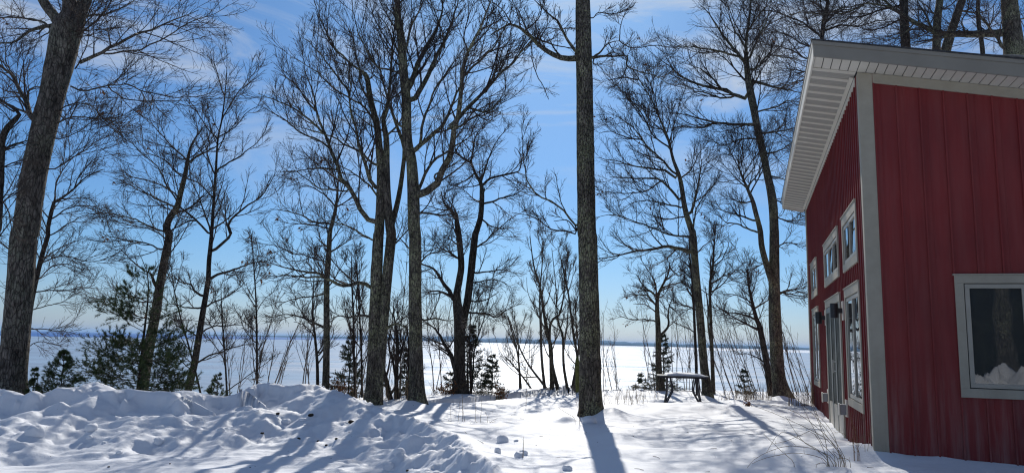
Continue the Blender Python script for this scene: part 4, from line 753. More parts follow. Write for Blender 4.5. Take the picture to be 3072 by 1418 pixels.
def glass_mat():
    m = bpy.data.materials.new('window_glass'); m.use_nodes = True; t = m.node_tree; t.nodes.clear()
    o = N(t, 'ShaderNodeOutputMaterial'); mx = N(t, 'ShaderNodeMixShader'); df = N(t, 'ShaderNodeBsdfDiffuse', inp={0: (.04, .043, .043, 1)}); gl = N(t, 'ShaderNodeBsdfGlossy', inp={0: (.95, .97, 1, 1), 1: .012})
    fr = N(t, 'ShaderNodeFresnel', inp={0: 1.8}); tc = N(t, 'ShaderNodeTexCoord'); n = N(t, 'ShaderNodeTexNoise', inp={'Scale': 2.2, 'Detail': 1}); bp = N(t, 'ShaderNodeBump', inp={0: .05, 1: .04})
    Lk(t, tc.outputs['Object'], n.inputs[0]); Lk(t, n.outputs[0], bp.inputs['Height']); Lk(t, bp.outputs[0], gl.inputs['Normal'])
    Lk(t, fr.outputs[0], mx.inputs[0]); Lk(t, df.outputs[0], mx.inputs[1]); Lk(t, gl.outputs[0], mx.inputs[2]); Lk(t, mx.outputs[0], o.inputs[0]); return m
GLASS = glass_mat()
def weather(m, dust=(.30, .20, .18)):      # dried splashes and dust low on the wall, faint streaks from the eave
    t = m.node_tree; b = t.nodes['Principled BSDF']; src = b.inputs['Base Color'].links[0].from_socket
    tc = N(t, 'ShaderNodeTexCoord'); sp = N(t, 'ShaderNodeSeparateXYZ'); Lk(t, tc.outputs['Object'], sp.inputs[0])
    mp = N(t, 'ShaderNodeMapping', inp={3: (9, 9, .5)}); Lk(t, tc.outputs['Object'], mp.inputs[0]); n = N(t, 'ShaderNodeTexNoise', inp={'Scale': 1.5, 'Detail': 6, 'Roughness': .7}); Lk(t, mp.outputs[0], n.inputs[0])
    h = N(t, 'ShaderNodeMapRange', inp={1: .2, 2: 1.5, 3: .75, 4: .10}); Lk(t, sp.outputs[2], h.inputs[0])
    f = N(t, 'ShaderNodeMapRange', inp={1: .42, 2: .72, 3: 0, 4: 1}); Lk(t, n.outputs[0], f.inputs[0])
    k = N(t, 'ShaderNodeMath', operation='MULTIPLY'); Lk(t, h.outputs[0], k.inputs[0]); Lk(t, f.outputs[0], k.inputs[1])
    mx = N(t, 'ShaderNodeMixRGB'); mx.inputs[2].default_value = (*dust, 1); Lk(t, k.outputs[0], mx.inputs[0]); Lk(t, src, mx.inputs[1]); Lk(t, mx.outputs[0], b.inputs['Base Color'])
weather(RED); weather(TRIM, (.30, .25, .18))
cabin = empty('red_cabin', CAB, label='red metal-sided cabin with grey corner boards and a wide pale eave', cat='cabin')
cabin.rotation_euler = (0, 0, HZ)
def zs(t): return 5.165 - .213 * t
def hexa(x0, x1, y0, y1, z0, z1, zf=None):
    a = zf(x0) if zf else z1; b = zf(x1) if zf else z1
    return [(x0, y0, z0), (x1, y0, z0), (x1, y1, z0), (x0, y1, z0), (x0, y0, a), (x1, y0, b), (x1, y1, b), (x0, y1, a)], [(0, 3, 2, 1), (4, 5, 6, 7), (0, 1, 5, 4), (1, 2, 6, 5), (2, 3, 7, 6), (3, 0, 4, 7)]
def swap(g): V, Fs = g; return [(y, x, z) for x, y, z in V], [tuple(reversed(f)) for f in Fs]
def put(name, geos, mt, parent=None, bev=0, **k):
    V, Fs = cat_geo(geos); me = mesh_py(name, V, Fs, mt); o = link(name, me, parent or cabin, **k)
    if bev:
        b = o.modifiers.new('bevel', 'BEVEL'); b.width = bev; b.segments = 2; b.limit_method = 'ANGLE'
    return o
LEN, WID, ZB = 10.05, 7.2, -.2
WT = .05
V = [(0, 0, ZB), (WID, 0, ZB), (WID, LEN, ZB), (0, LEN, ZB), (0, 0, zs(0) - .02), (WID, 0, zs(WID) - .02), (WID, LEN, zs(WID) - .02), (0, LEN, zs(0) - .02)]
V = [(x + (.0 if x > 1 else .001), y, z) for x, y, z in V]
put('wall', [(V, [(0, 3, 2, 1), (4, 5, 6, 7), (0, 1, 5, 4), (1, 2, 6, 5), (2, 3, 7, 6), (3, 0, 4, 7)])], RED)
def panels(width, total, start, openings, side):
    a = start
    while a < total - .01:
        b = min(a + width, total); cuts = sorted({a, b} | {q for o in openings for q in o[:2] if a < q < b}); geos = []
        for x0, x1 in zip(cuts[:-1], cuts[1:]):
            hit = [o for o in openings if o[0] <= x0 + 1e-6 and o[1] >= x1 - 1e-6]; top = None
            zr = [ZB] ; segs = []
            z = ZB
            for o in sorted(hit, key=lambda o: o[2]): segs.append((z, o[2], False)); z = o[3]
            segs.append((z, None, True))
            for z0, z1, last in segs:
                if len(cuts) == 2 and len(segs) > 1 and geos: put('siding_panel', geos, RED); geos = []
                for c0, c1, dpt in ((x0, x1, .008), (x0, min(x0 + .020, x1), .026) if abs(x0 - a) < 1e-6 else (0, 0, 0), (x0 + .085, x0 + .097, .011) if abs(x0 - a) < 1e-6 and x1 - x0 > .11 and side == 'front' else (0, 0, 0)):
                    if c1 - c0 < 1e-4: continue
                    if side == 'front': geos.append(hexa(c0, c1, -dpt, -.0005, z0, z1, (lambda t: zs(t) - .005) if last else None))
                    else: geos.append(hexa(-dpt, -.0005, c0, c1, z0, z1 if not last else zs(0) - .005))
        if geos: put('siding_panel', geos, RED)
        a = b
OPL = [(.56 + WT, 2.2 - WT, 2.76 + WT, 3.59 - WT), (2.85 + WT, 5.35 - WT, 2.77 + WT, 3.58 - WT), (7.15 + WT, 8.8 - WT, 2.76 + WT, 3.57 - WT), (.56 + WT, 2.2 - WT, .78 + WT, 2.50 - WT), (7.15 + WT, 8.8 - WT, .78 + WT, 2.50 - WT), (2.85 + WT, 5.35 - WT, -.25, 2.50 - WT)]
OPF = [(.945 + WT, 2.44 - WT, 1.075 + WT, 2.515 - WT)]
panels(.203, LEN - .19, .13, OPL, 'left'); panels(.262, WID - .18, .155, OPF, 'front')
put('corner_board', [hexa(-.016, .155, -.020, 0, ZB, 5, lambda t: zs(t) - .003)], TRIM, bev=.004)
put('corner_board', [hexa(-.0165, 0, .0015, .13, ZB, zs(0) - .003)], TRIM, bev=.004)
put('corner_board', [hexa(-.034, 0, LEN - .19, LEN, ZB, zs(0) - .003)], TRIM, bev=.004)
V, Fs = hexa(.157, WID, -.031, 0, 0, 1); V = [(x, y, zs(x) - .003 - (.125 if z == 0 else 0)) for x, y, z in V]; put('frieze_board', [(V, Fs)], TRIM)
put('frieze_board', [hexa(-.03, 0, .192, LEN - .192, zs(0) - .085, zs(0) - .003)], SOFF)
# windows
def window(side, a0, a1, z0, z1, panes, tw=.095, top=.13, bot=.11, label=None):
    def H(u0, u1, d0, d1, w0, w1):      # u along the wall, d outwards
        return hexa(u0, u1, -d1, -d0, w0, w1) if side == 'front' else hexa(-d1, -d0, u0, u1, w0, w1)
    w = put('window', [H(a0, a1, .0, .042, z1 - top, z1), H(a0, a1, 0, .042, z0, z0 + bot), H(a0, a0 + tw, 0, .041, z0 + bot, z1 - top), H(a1 - tw, a1, 0, .041, z0 + bot, z1 - top), H(a0 - .015, a1 + .015, .0, .055, z1, z1 + .018)], TRIM, bev=.003, label=label)
    i0, i1, j0, j1 = a0 + tw, a1 - tw, z0 + bot, z1 - top
    put('gap', [H(i0, i1, .001, .010, j0, j1)], DARK, w)
    g = .010; i0 += g; i1 -= g; j0 += g; j1 -= g; pw = (i1 - i0) / panes; fr = .05
    for k in range(panes):
        p0, p1 = i0 + pw * k + (.004 if k else 0), i0 + pw * (k + 1) - (.004 if k < panes - 1 else 0); dd = .034 if k % 2 == 0 else .026
        put('sash', [H(p0, p1, .010, dd, j1 - fr, j1), H(p0, p1, .010, dd, j0, j0 + fr), H(p0, p0 + fr, .010, dd - .0005, j0 + fr, j1 - fr), H(p1 - fr, p1, .010, dd - .0005, j0 + fr, j1 - fr)], SASH, w, bev=.003)
        put('pane', [H(p0 + fr - .002, p1 - fr + .002, .012, .016, j0 + fr - .002, j1 - fr + .002)], GLASS, w)
    return w
window('left', .56, 2.2, 2.76, 3.59, 2); window('left', 2.85, 5.35, 2.77, 3.58, 3); window('left', 7.15, 8.8, 2.76, 3.57, 2)
window('left', .56, 2.2, .78, 2.50, 2); window('left', 7.15, 8.8, .78, 2.50, 2)
window('front', .945, 2.44, 1.075, 2.515, 2, tw=.095, top=.095, bot=.105)
# door set: three tall glazed leaves
dr = put('door_frame', [hexa(-.045, 0, 2.85, 5.35, 2.37, 2.50), hexa(-.042, 0, 2.85, 2.95, ZB, 2.37), hexa(-.042, 0, 5.25, 5.35, ZB, 2.37), hexa(-.058, 0, 2.83, 5.37, 2.50, 2.52)], TRIM, bev=.003)
for k in range(3):
    p0 = 2.955 + k * .765; p1 = p0 + .755
    d = put('door_leaf', [hexa(-.040, -.002, p0, p0 + .07, ZB, 2.36), hexa(-.040, -.002, p1 - .07, p1, ZB, 2.36), hexa(-.039, -.002, p0 + .07, p1 - .07, 2.26, 2.36)], DOORP, bev=.003)
    put('panel', [hexa(-.010, -.003, p0 + .07, p1 - .07, .66, 2.26)], GLASS, d); put('kick_plate', [hexa(-.034, -.002, p0 + .08, p1 - .08, ZB, .65)], SASH, d)
    for q in (p0 + .20, p0 + .36, p0 + .52): put('bar', [hexa(-.030, -.010, q, q + .035, .66, 2.255)], DOORP, d)
    if k == 1: put('handle', [hexa(-.09, -.075, p0 + .04, p0 + .065, 1.20, 1.42), hexa(-.09, -.04, p0 + .045, p0 + .06, 1.22, 1.24), hexa(-.09, -.04, p0 + .045, p0 + .06, 1.38, 1.40)], STEEL, d)
def cyl(cx, cy, z0, z1, r, n=20):
    V = [(cx + r * math.cos(i * 2 * math.pi / n), cy + r * math.sin(i * 2 * math.pi / n), z) for z in (z0, z1) for i in range(n)]
    return V, [(i, (i + 1) % n, n + (i + 1) % n, n + i) for i in range(n)] + [tuple(range(n - 1, -1, -1)), tuple(range(n, 2 * n))]
for s_, zc in ((2.62, 2.205), (5.60, 2.205)):
    l = put('wall_lamp', [cyl(-.145, s_, zc - .115, zc + .115, .062), hexa(-.10, -.03, s_ - .03, s_ + .03, zc - .04, zc + .04)], BLACK, bev=.003)
    put('mounting_block', [hexa(-.030, -.009, s_ - .075, s_ + .075, zc - .15, zc + .15)], SOFF, l, bev=.003)
for s_ in (2.62, 5.60):
    l = put('outlet_box', [hexa(-.115, -.035, s_ - .055, s_ + .055, .60, .76)], GREYB, bev=.008)
    put('mounting_block', [hexa(-.033, -.009, s_ - .085, s_ + .085, .57, .83)], SOFF, l, bev=.003)
    put('box_cover', [hexa(-.135, -.117, s_ - .06, s_ + .06, .585, .775)], SOFF, l, bev=.006)
# roof, eaves and soffits
EO, RO_ = .57, .42
def zr(t, up=0): return zs(t) + up
def slope_box(t0, t1, s0, s1, d0, d1):
    V, Fs = hexa(t0, t1, s0, s1, 0, 1); return [(x, y, zs(x) + (d0 if z == 0 else d1)) for x, y, z in V], Fs
put('roof', [slope_box(-EO - .02, WID + .45, -RO_ - .02, LEN + RO_ + .02, .205, .225)], ROOFM)
put('roof_deck', [slope_box(-EO + .025, WID + .42, -RO_ + .025, LEN + RO_ - .025, .03, .204)], SOFF)
put('fascia', [slope_box(-EO, WID + .43, -RO_, -RO_ + .022, -.005, .155), slope_box(-EO - .008, WID + .44, -RO_ - .012, -RO_ + .020, .156, .204)], FASC)
put('fascia', [slope_box(-EO, -EO + .022, -RO_ + .023, LEN + RO_, -.005, .155), slope_box(-EO - .012, -EO + .020, -RO_ + .023, LEN + RO_, .156, .204)], SOFF)
put('fascia', [slope_box(-EO + .023, WID + .43, LEN + RO_ - .022, LEN + RO_, -.005, .204)], FASC)
k = 0; t = -EO + .024
while t < WID + .35:      # boards of the rake soffit run out from the wall, 10 cm each, a deep groove between
    put('soffit_board', [slope_box(t + .004, t + .098, -RO_ + .024, -.002, .002 + (.0 if k % 3 else .002), .012)], SOFF); t += .105; k += 1
put('soffit_groove', [slope_box(-EO + .024, WID + .4, -RO_ + .023, -.001, .013, .028)], DARK)
s_ = .004; put('soffit_groove', [slope_box(-EO + .024, -.001, .002, LEN + RO_ - .024, .013, .028)], DARK)
while s_ < LEN + RO_ - .05:      # eave soffit: a solid ridge strip and a perforated strip in turn
    w = .305; geos = [slope_box(-EO + .024, -.032, s_ + .004, s_ + .048, .000, .012), slope_box(-EO + .024, -.032, s_ + .056, s_ + .100, .002, .012)]
    put('soffit_panel', geos, SOFF)
    put('vented_panel', [slope_box(-EO + .024, -.032, s_ + q + .003, s_ + q + .063, .004, .012) for q in (.105, .171, .237)], SOFV)
    s_ += w
put('soffit_trim', [slope_box(-.085, -.036, .19, LEN, -.012, -.001)], SOFF)
put('soffit_trim', [slope_box(-EO + .024, -.034, -.012, .016, -.010, -.001)], SOFF)
# thin snow lying on the roof, ragged towards the front edge
rn = np.random.RandomState(9); T_ = np.linspace(1.25, WID, 90); S_ = np.linspace(-RO_ - .01, LEN, 60); TT, SS = np.meshgrid(T_, S_)
hh = .03 * sst((TT - 1.25) / .5) + .05 * sst((TT - 2) / 2) + .02 * fbm(TT * 2, SS * 2, 3, 5)
hh = np.where((TT < 1.3) | (TT > WID - .05), -.01, hh)
ii = np.arange(TT.size).reshape(TT.shape); Fr = np.stack([ii[:-1, :-1], ii[:-1, 1:], ii[1:, 1:], ii[1:, :-1]], -1).reshape(-1, 4)
link('roof_snow', mesh_np('roof_snow', np.stack([TT, SS, zs(TT) + .226 + hh], -1).reshape(-1, 3), Fr, SNOW), cabin)

# ------------------------------------------------------------------ snowy table
TY = 18.0; tc = at(2048, 1197, TY); tgz = gz(tc[0], TY); sc = TY / F
TAB = empty('table', (tc[0], TY, tgz), label='small metal table with curved legs, topped by a pillow of snow', cat='table'); TAB.rotation_euler = (0, 0, R(-9))
TAB.location.z = float(at(2048, 1197, TY)[2])
TM = noise_mat('weathered_table_top', (.10, .11, .12), (.22, .23, .24), 14, rough=.6)
PUR = noise_mat('dark_painted_iron', (.012, .011, .018), (.03, .027, .04), 20, rough=.5)
th_ = .565; hl = .60; hd_ = .30
for q in range(4):
    y0 = -hd_ + q * .152; put('slat', [hexa(-hl, hl, y0, y0 + .146, th_ - .022, th_)], TM, TAB, bev=.004)
put('apron', [hexa(-hl + .06, hl - .06, -hd_ + .03, -hd_ + .05, th_ - .06, th_ - .022), hexa(-hl + .06, hl - .06, hd_ - .05, hd_ - .03, th_ - .06, th_ - .022)], PUR, TAB)
def strip(pts, y, w, thk):
    P = catmull(np.array([[x, y, z] for x, z in pts]), 18); D = np.gradient(P, axis=0); D /= np.linalg.norm(D, axis=1, keepdims=True); Nn = np.stack([D[:, 2], np.zeros(18), -D[:, 0]], 1)
    V = np.concatenate([P + Nn * thk + [0, w, 0], P + Nn * thk - [0, w, 0], P - Nn * thk - [0, w, 0], P - Nn * thk + [0, w, 0]]); Fs = []
    for i in range(17):
        for a in range(4): b = (a + 1) % 4; Fs.append((a * 18 + i, b * 18 + i, b * 18 + i + 1, a * 18 + i + 1))
    Fs += [(0, 18, 36, 54), (71, 53, 35, 17)]
    return [tuple(v) for v in V], Fs
for sx in (-1, 1):
    for y in (-.2, .2):
        put('leg', [strip([(sx * .36, th_ - .03), (sx * .37, .34), (sx * .375, .15), (sx * .43, -.14)], y, .03, .013)], PUR, TAB)
        put('leg', [strip([(sx * .30, th_ - .03), (sx * .27, .42), (sx * .245, .22), (sx * .30, .08), (sx * .42, -.14)], y, .03, .013)], PUR, TAB)
    put('end_rail', [hexa(sx * .335 - .02, sx * .335 + .02, -.2, .2, th_ - .055, th_ - .024)], PUR, TAB)
put('stretcher', [hexa(-.25, .25, -.02, .02, .245, .262)], PUR, TAB); put('stretcher', [hexa(-.25, .25, -.02, .02, .195, .212)], PUR, TAB)
u = np.linspace(-1, 1, 40); v = np.linspace(-1, 1, 22); U, Vv = np.meshgrid(u, v)
prof = (1 - np.abs(U) ** 3.2) ** .55 * (1 - np.abs(Vv) ** 3) ** .5
Zt = th_ + .001 + prof * (.062 + .008 * fbm(U * 2, Vv * 2, 3, 4)) * (1.05 - .25 * U)
Xt = .06 + U * .47; ii = np.arange(U.size).reshape(U.shape)
ts = link('table_snow', mesh_np('table_snow', np.stack([Xt, Vv * (hd_ - .02), Zt], -1).reshape(-1, 3), np.stack([ii[:-1, :-1], ii[:-1, 1:], ii[1:, 1:], ii[1:, :-1]], -1).reshape(-1, 4), SNOW), None)
ts.matrix_world = Matrix.Translation(TAB.location) @ Matrix.Rotation(R(-9), 4, 'Z'); props(ts, 'soft pillow of snow lying on the curved-leg table', 'snow')

# ------------------------------------------------------------------ lumps of snow, clods
def blob(name, px, py, w, h, zg, label, cat, mt, seed, group=None, angular=.35, squash=1.0):
    rng = np.random.RandomState(seed); c = atz(px, py + h * .45, zg); s = c[1] / F
    n, m_ = 14, 20; V = []
    for i in range(n + 1):
        for j in range(m_):
            a = math.pi * i / n; b = 2 * math.pi * j / m_; V.append((math.sin(a) * math.cos(b), math.sin(a) * math.sin(b), math.cos(a)))
    V = np.array(V); q = np.sign(V) * np.abs(V) ** (1 - angular * .6)
    k = 1 + .30 * fbm(V[:, 0] * 1.1 + seed * 3.1 + V[:, 2] * .7, V[:, 1] * 1.1 + seed, 3, seed) + .05 * fbm(V[:, 0] * 5 + V[:, 2] * 4, V[:, 1] * 5, 2, seed + 9)
    V = q * k[:, None] * np.array([w * .5 * s, w * .45 * s, h * .62 * s * squash])
    V = V @ np.array(Matrix.Rotation(rng.rand() * .5 - .25, 3, 'Y')).T
    Fs = [(i * m_ + j, (i + 1) * m_ + j, (i + 1) * m_ + (j + 1) % m_, i * m_ + (j + 1) % m_) for i in range(n) for j in range(m_)]
    g = gz(c[0], c[1]); z = g + h * .30 * s
    return link(name, mesh_np(name, V, np.array(Fs), mt, True), loc=(c[0], c[1], z), label=label, cat=cat, group=group)
CH = [(1508, 1314, 36, 21, .27, 'largest snow lump on the smooth snow left of the centre trunk'), (1548, 1322, 14, 8, .27, 'tiny snow lump just right of the largest lump'), (1493, 1356, 19, 19, .27, 'upright rounded snow lump nearest the ridge of cut snow'),
      (1557, 1359, 28, 20, .27, 'flat-topped snow lump, front one of the touching pair'), (1571, 1349, 24, 13, .27, 'snow lump at the back of the touching pair'), (1702, 1399, 28, 14, .26, 'low wedge of snow left of the centre trunk shadow'),
      (1690, 1416, 14, 8, .26, 'tiny snow lump at the bottom edge below the low wedge'), (1632, 1415, 20, 8, .26, 'thin snow lump at the bottom edge between the pair and the wedge'), (1785, 1414, 18, 8, .26, 'small snow lump at the bottom edge beside the trunk shadow'),
      (1167, 1396, 30, 20, .05, 'left one of two snow blocks lying at the foot of the ridge'), (1198, 1391, 32, 19, .05, 'right one of two snow blocks lying at the foot of the ridge'),
      (107, 1268, 48, 34, .28, 'big square snow block casting a shadow on the left bank'), (312, 1326, 14, 9, .1, 'small snow crumb left of the ploughed floor ridge'), (268, 1320, 16, 10, .1, 'snow crumb on the ploughed crust at left'),
      (360, 1338, 18, 10, .1, 'snow crumb on the ploughed crust, right end of its row'), (664, 1278, 20, 14, .25, 'rounded snow clod at the foot of the tall mound'), (482, 1254, 26, 18, .4, 'hollow-looking snow clod halfway up the bank'), (590, 1296, 30, 10, .1, 'flat snow slab at the foot of the bank'),
      (860, 1213, 26, 14, .5, 'smooth snow clod high on the tall mound'), (745, 1205, 24, 16, .5, 'snow clod on the left shoulder of the tall mound'), (905, 1292, 24, 9, .12, 'snow clod at the base of the tall mound'), (280, 1200, 34, 20, .6, 'snow clod under the highest point of the left bank'),
      (1768, 1262, 44, 22, .22, 'crusted snow collar heaped against the centre trunk')]
for i, c in enumerate(CH): blob('snow_lump', *c, 'snow lump', SNOW, 20 + i, group='loose snow lumps')
DIRT = noise_mat('dark_soil', (.014, .011, .010), (.05, .04, .03), 30, rough=.95)
DC = [(929, 1303, 15, 7, 'largest dark soil clod stuck in the edge of the ploughed snow'), (896, 1326, 10, 5, 'dark soil clod just below and left of the largest one'), (829, 1300, 11, 5, 'dark soil clod on the ploughed edge, second from the left'), (785, 1317, 9, 4, 'leftmost dark soil clod on the ploughed edge'), (953, 1332, 7, 6, 'small dark soil crumb under the broad tree shadow'),
      (978, 1340, 7, 4, 'tiny soil crumb in the broad tree shadow'), (937, 1410, 5, 3, 'single dark crumb near the bottom edge of the snow'), (511, 1376, 4, 3, 'single dark crumb on the bright ploughed snow at left'), (327, 1386, 6, 3, 'bark scrap on the bright ploughed snow, far left'), (1007, 1338, 8, 4, 'soil crumb right of the broad tree shadow'), (1052, 1314, 18, 8, 'ring-shaped soil and twig clod at the foot of the ridge'), (1222, 1412, 8, 4, 'dark crumb at the bottom between the two blocks and the ridge')]
for i, (x, y, w, h, lb) in enumerate(DC): blob('soil_clod', x, y, w, h, .06, lb, 'clod', DIRT, 60 + i, group='dark clods in the ploughed snow', angular=.7)
blob('snow_covered_log', 1840, 1150, 26, 20, .28, 'dark log end poking from a snow hump right of the centre trunk', 'log', DIRT, 91)

# ------------------------------------------------------------------ dry stalks
def stalks(label, Y, lines, origin=(0, 0), scale=1.0, w=.0028, group=None, name='weed_clump', side=0, mt=None, seed=1, jitter=.12):
    rng = np.random.RandomState(seed); P = []
    for l in lines:
        a = np.array(l, float) / scale + np.array(origin); q = []
        k = rng.randn() * jitter
        for i, (x, y) in enumerate(a): q.append(at(x, y, Y + k * i * .3))
        q = np.array(q); g = gz(q[0, 0], q[0, 1]); q = np.concatenate([[[q[0, 0], q[0, 1], min(g, q[0, 2]) - .08]], q]) if q[0, 2] > g - .08 else q
        P.append(catmull(q, 12))
    P = np.array(P); org = np.array([P[0, 0, 0], P[0, 0, 1], gz(P[0, 0, 0], P[0, 0, 1])]); root = empty(name, org, label=label, cat='dry weeds', group=group)
    geo = []
    for p in P:
        link('stalk', mesh_np('stalk', *tubes(p[None] - org, np.linspace(w * 1.35, w * .7, 12)[None], 5), mt or STEM), root)
    if side:
        c, r_ = grow(P, np.full((len(P), 12), w), side, .35, 1, .09, 40, 4, .1, .15, .0016, .0011, rng, .02)
        link('side_twigs', mesh_np('side_twigs', *tubes(c - org, r_, 3), mt or STEM), root, kind='stuff')
    return root
R8 = dict(origin=(2230, 1080), scale=3.517)
stalks('big arching clump of dry stalks in the snow in front of the cabin doors', 8.65, [
 [(1060, 1030), (1000, 940), (870, 790), (720, 660), (560, 550), (400, 490), (220, 455), (120, 465)], [(1050, 1030), (930, 880), (820, 790), (600, 680), (420, 600), (240, 525), (90, 480)], [(1075, 1045), (1000, 900), (900, 760), (770, 600), (640, 480), (520, 350)],
 [(1035, 1040), (960, 900), (860, 770), (780, 580), (710, 400), (640, 260)], [(960, 1000), (860, 920), (780, 780), (690, 620), (600, 440), (530, 340)], [(880, 920), (840, 770), (770, 600), (700, 420), (650, 290)], [(970, 1045), (850, 980), (740, 930), (620, 910), (500, 900), (360, 925), (240, 975), (130, 1030), (40, 1130)],
 [(890, 1075), (800, 1020), (680, 990), (520, 975), (360, 1000), (200, 1040), (90, 1090)], [(900, 1070), (780, 950), (650, 870), (560, 770), (490, 660), (445, 590)], [(940, 1060), (800, 950), (640, 860), (520, 790), (415, 755), (340, 810), (290, 890), (245, 970)],
 [(530, 1075), (430, 980), (300, 860), (215, 775)], [(900, 1070), (740, 760), (580, 800), (450, 850), (290, 885)], [(1125, 1070), (1080, 1035), (1000, 1030)], [(1000, 1050), (940, 960), (1000, 990), (1050, 1040)], [(1020, 1050), (960, 800), (850, 640), (760, 560)], [(870, 1090), (780, 1090), (770, 1140)]], side=3, jitter=.1, seed=3, **R8)
stalks('reddish dry stalks against the cabin siding by the corner board', 9.0, [[(1172, 980), (1150, 850), (1040, 765), (930, 765)], [(1165, 960), (1160, 800), (1130, 560)], [(1215, 1000), (1200, 860), (1170, 700), (1130, 600)], [(1200, 940), (1180, 820), (1190, 700)], [(1225, 980), (1190, 900), (1150, 850)]], side=5, seed=4, jitter=.03, mt=LEAF, w=.0022, **R8)
R4 = dict(origin=(2400, 1100), scale=3.7395)
stalks('thin stems standing along the wall under the nearest low window', 9.2, [[(620, 970), (590, 860), (600, 740)], [(660, 990), (655, 880), (700, 760)], [(760, 920), (780, 800), (790, 700)], [(690, 1080), (660, 1000), (630, 960)], [(720, 700), (715, 560), (700, 440)]], side=4, seed=5, jitter=.03, w=.002, **R4)
C8 = dict(origin=(2272, 708), scale=1.675)
stalks('sparse stems in the shaded snow in front of the red siding', 8.9, [[(1090, 1128), (1070, 1060), (1040, 1000)], [(1120, 1120), (1115, 1020), (1150, 910)], [(1095, 1125), (1110, 1050), (1170, 980)], [(1160, 1112), (1155, 1070), (1150, 1050)], [(975, 1155), (1000, 1150)], [(1125, 1110), (1060, 1040), (1080, 980)]], side=3, seed=6, w=.0022, jitter=.02, **C8)
C6 = dict(origin=(750, 708), scale=1.675)
stalks('tall dry stalks in the open snow between the oak and centre trunk', 13.0, [[(997, 985), (998, 920)], [(1010, 935), (1008, 860)], [(1045, 945), (1055, 830)], [(1068, 950), (1068, 790)], [(1090, 990), (1070, 870), (1068, 800)], [(1130, 990), (1135, 800)], [(1155, 990), (1165, 820)], [(1100, 1000), (1140, 930)],
  [(1180, 990), (1200, 940), (1240, 915)], [(1170, 985), (1195, 920), (1180, 880)], [(1190, 985), (1210, 930)], [(1175, 990), (1210, 940), (1235, 930)], [(1185, 992), (1190, 940)], [(1090, 985), (1110, 950), (1180, 950), (1250, 975)], [(1100, 985), (1085, 950), (1100, 930)]], side=2, seed=7, w=.0030, **C6)
C7 = dict(origin=(1500, 708), scale=1.675); g_ = np.random.RandomState(12)
stalks('single tall stalk standing alone left of the centre trunk', 15.5, [[(131, 850), (133, 705)], [(145, 880), (146, 845)]], w=.004, seed=8, **C7)
stalks('bent stalk leaning at the left foot of the centre trunk', 12.8, [[(375, 915), (330, 885), (290, 858)], [(400, 900), (385, 840), (375, 790)], [(398, 880), (392, 830), (388, 800)]], side=4, w=.0024, seed=9, **C7)
stalks('short twig sticking from the snow near the pair of lumps', 8.9, [[(118, 1050), (118, 1005)], [(116, 1030), (112, 1020)]], w=.0022, seed=10, **C7)
def scat(n, x0, x1, y0, y1, l0, l1): return [[(x, y), (x + g_.randn() * 8, y - (l0 + (l1 - l0) * g_.rand()) * .6), (x + g_.randn() * 18, y - (l0 + (l1 - l0) * g_.rand()))] for x, y in ((x0 + (x1 - x0) * g_.rand(), y0 + (y1 - y0) * g_.rand()) for _ in range(n))]
stalks('band of dry grass stalks between the centre trunk and the table', 16.0, scat(34, 525, 740, 830, 870, 35, 95), side=2, w=.0026, seed=11, **C7)
stalks('second row of grass stalks behind the band, nearer the bluff', 19.0, scat(26, 560, 800, 785, 805, 25, 70), side=2, w=.003, seed=12, **C7)
stalks('curved grass blades in the snow beside the table legs', 17.2, [[(775, 808), (785, 790), (815, 778)], [(960, 800), (975, 790), (990, 815)], [(1100, 805), (1115, 800), (1130, 808)], [(870, 830), (860, 800), (855, 790)]], w=.0028, seed=13, **C7)
C8b = dict(origin=(2230, 1080), scale=3.517)
stalks('thicket of brown weed stems round the foot of the large oak', 19.0, scat(60, 0, 300, 380, 450, 60, 190), side=3, w=.0034, seed=14, jitter=.5, **C8b)
stalks('thicket of brown weed stems between the large oak and the cabin', 18.0, scat(60, 470, 760, 400, 465, 60, 200), side=3, w=.0034, seed=15, jitter=.5, **C8b)
stalks('low weed stems in the snow right of the table', 19.5, scat(40, 1110, 1330, 800, 835, 20, 60), side=3, w=.0034, seed=16, **C7)
stalks('fine brush at the foot of the gnarled oak and its spruces', 19.0, scat(40, 880, 1280, 790, 812, 20, 75), side=3, w=.0034, seed=17, **C6)
stalks('brush behind the ridge between the twin trunks and fan-shaped oak', 16.6, scat(34, 640, 810, 800, 830, 40, 120), side=4, w=.003, seed=18, **C6)
stalks('fine brush behind the shoulder of the mound left of the twin trunks', 16.8, scat(34, 430, 600, 780, 820, 40, 150), side=4, w=.003, seed=19, **C6)

# small fallen twigs lying on the snow
rt_ = np.random.RandomState(31)
for i in range(16):
    px_, py_ = [(1400, 1290), (1450, 1340), (1620, 1300), (1660, 1370), (1900, 1300), (1960, 1360), (2060, 1290), (2150, 1340), (2130, 1400), (1560, 1250), (1330, 1260), (2240, 1300), (1990, 1260), (1930, 1400), (1480, 1230), (2600, 1400)][i]
    c = atz(px_, py_, .28); a = rt_.rand() * 6.28; L_ = .05 + .10 * rt_.rand(); D = np.array([math.cos(a), math.sin(a), 0]); P = c + np.outer(np.linspace(0, 1, 6), D) * L_ + rt_.randn(6, 3) * .004
    P[:, 2] = height(P[:, 0], P[:, 1]) + .005; o0 = P[0].copy()
    link('fallen_twig', mesh_np('fallen_twig', *tubes((P - o0)[None], np.linspace(.003, .0015, 6)[None], 5), TWIG), loc=o0, label='small fallen twig lying on the open snow between the centre trunk and the cabin' if px_ > 1800 else 'small fallen twig lying on the open snow left of the centre trunk', cat='twig', group='fallen twigs right of the centre trunk' if px_ > 1800 else 'fallen twigs left of the centre trunk')

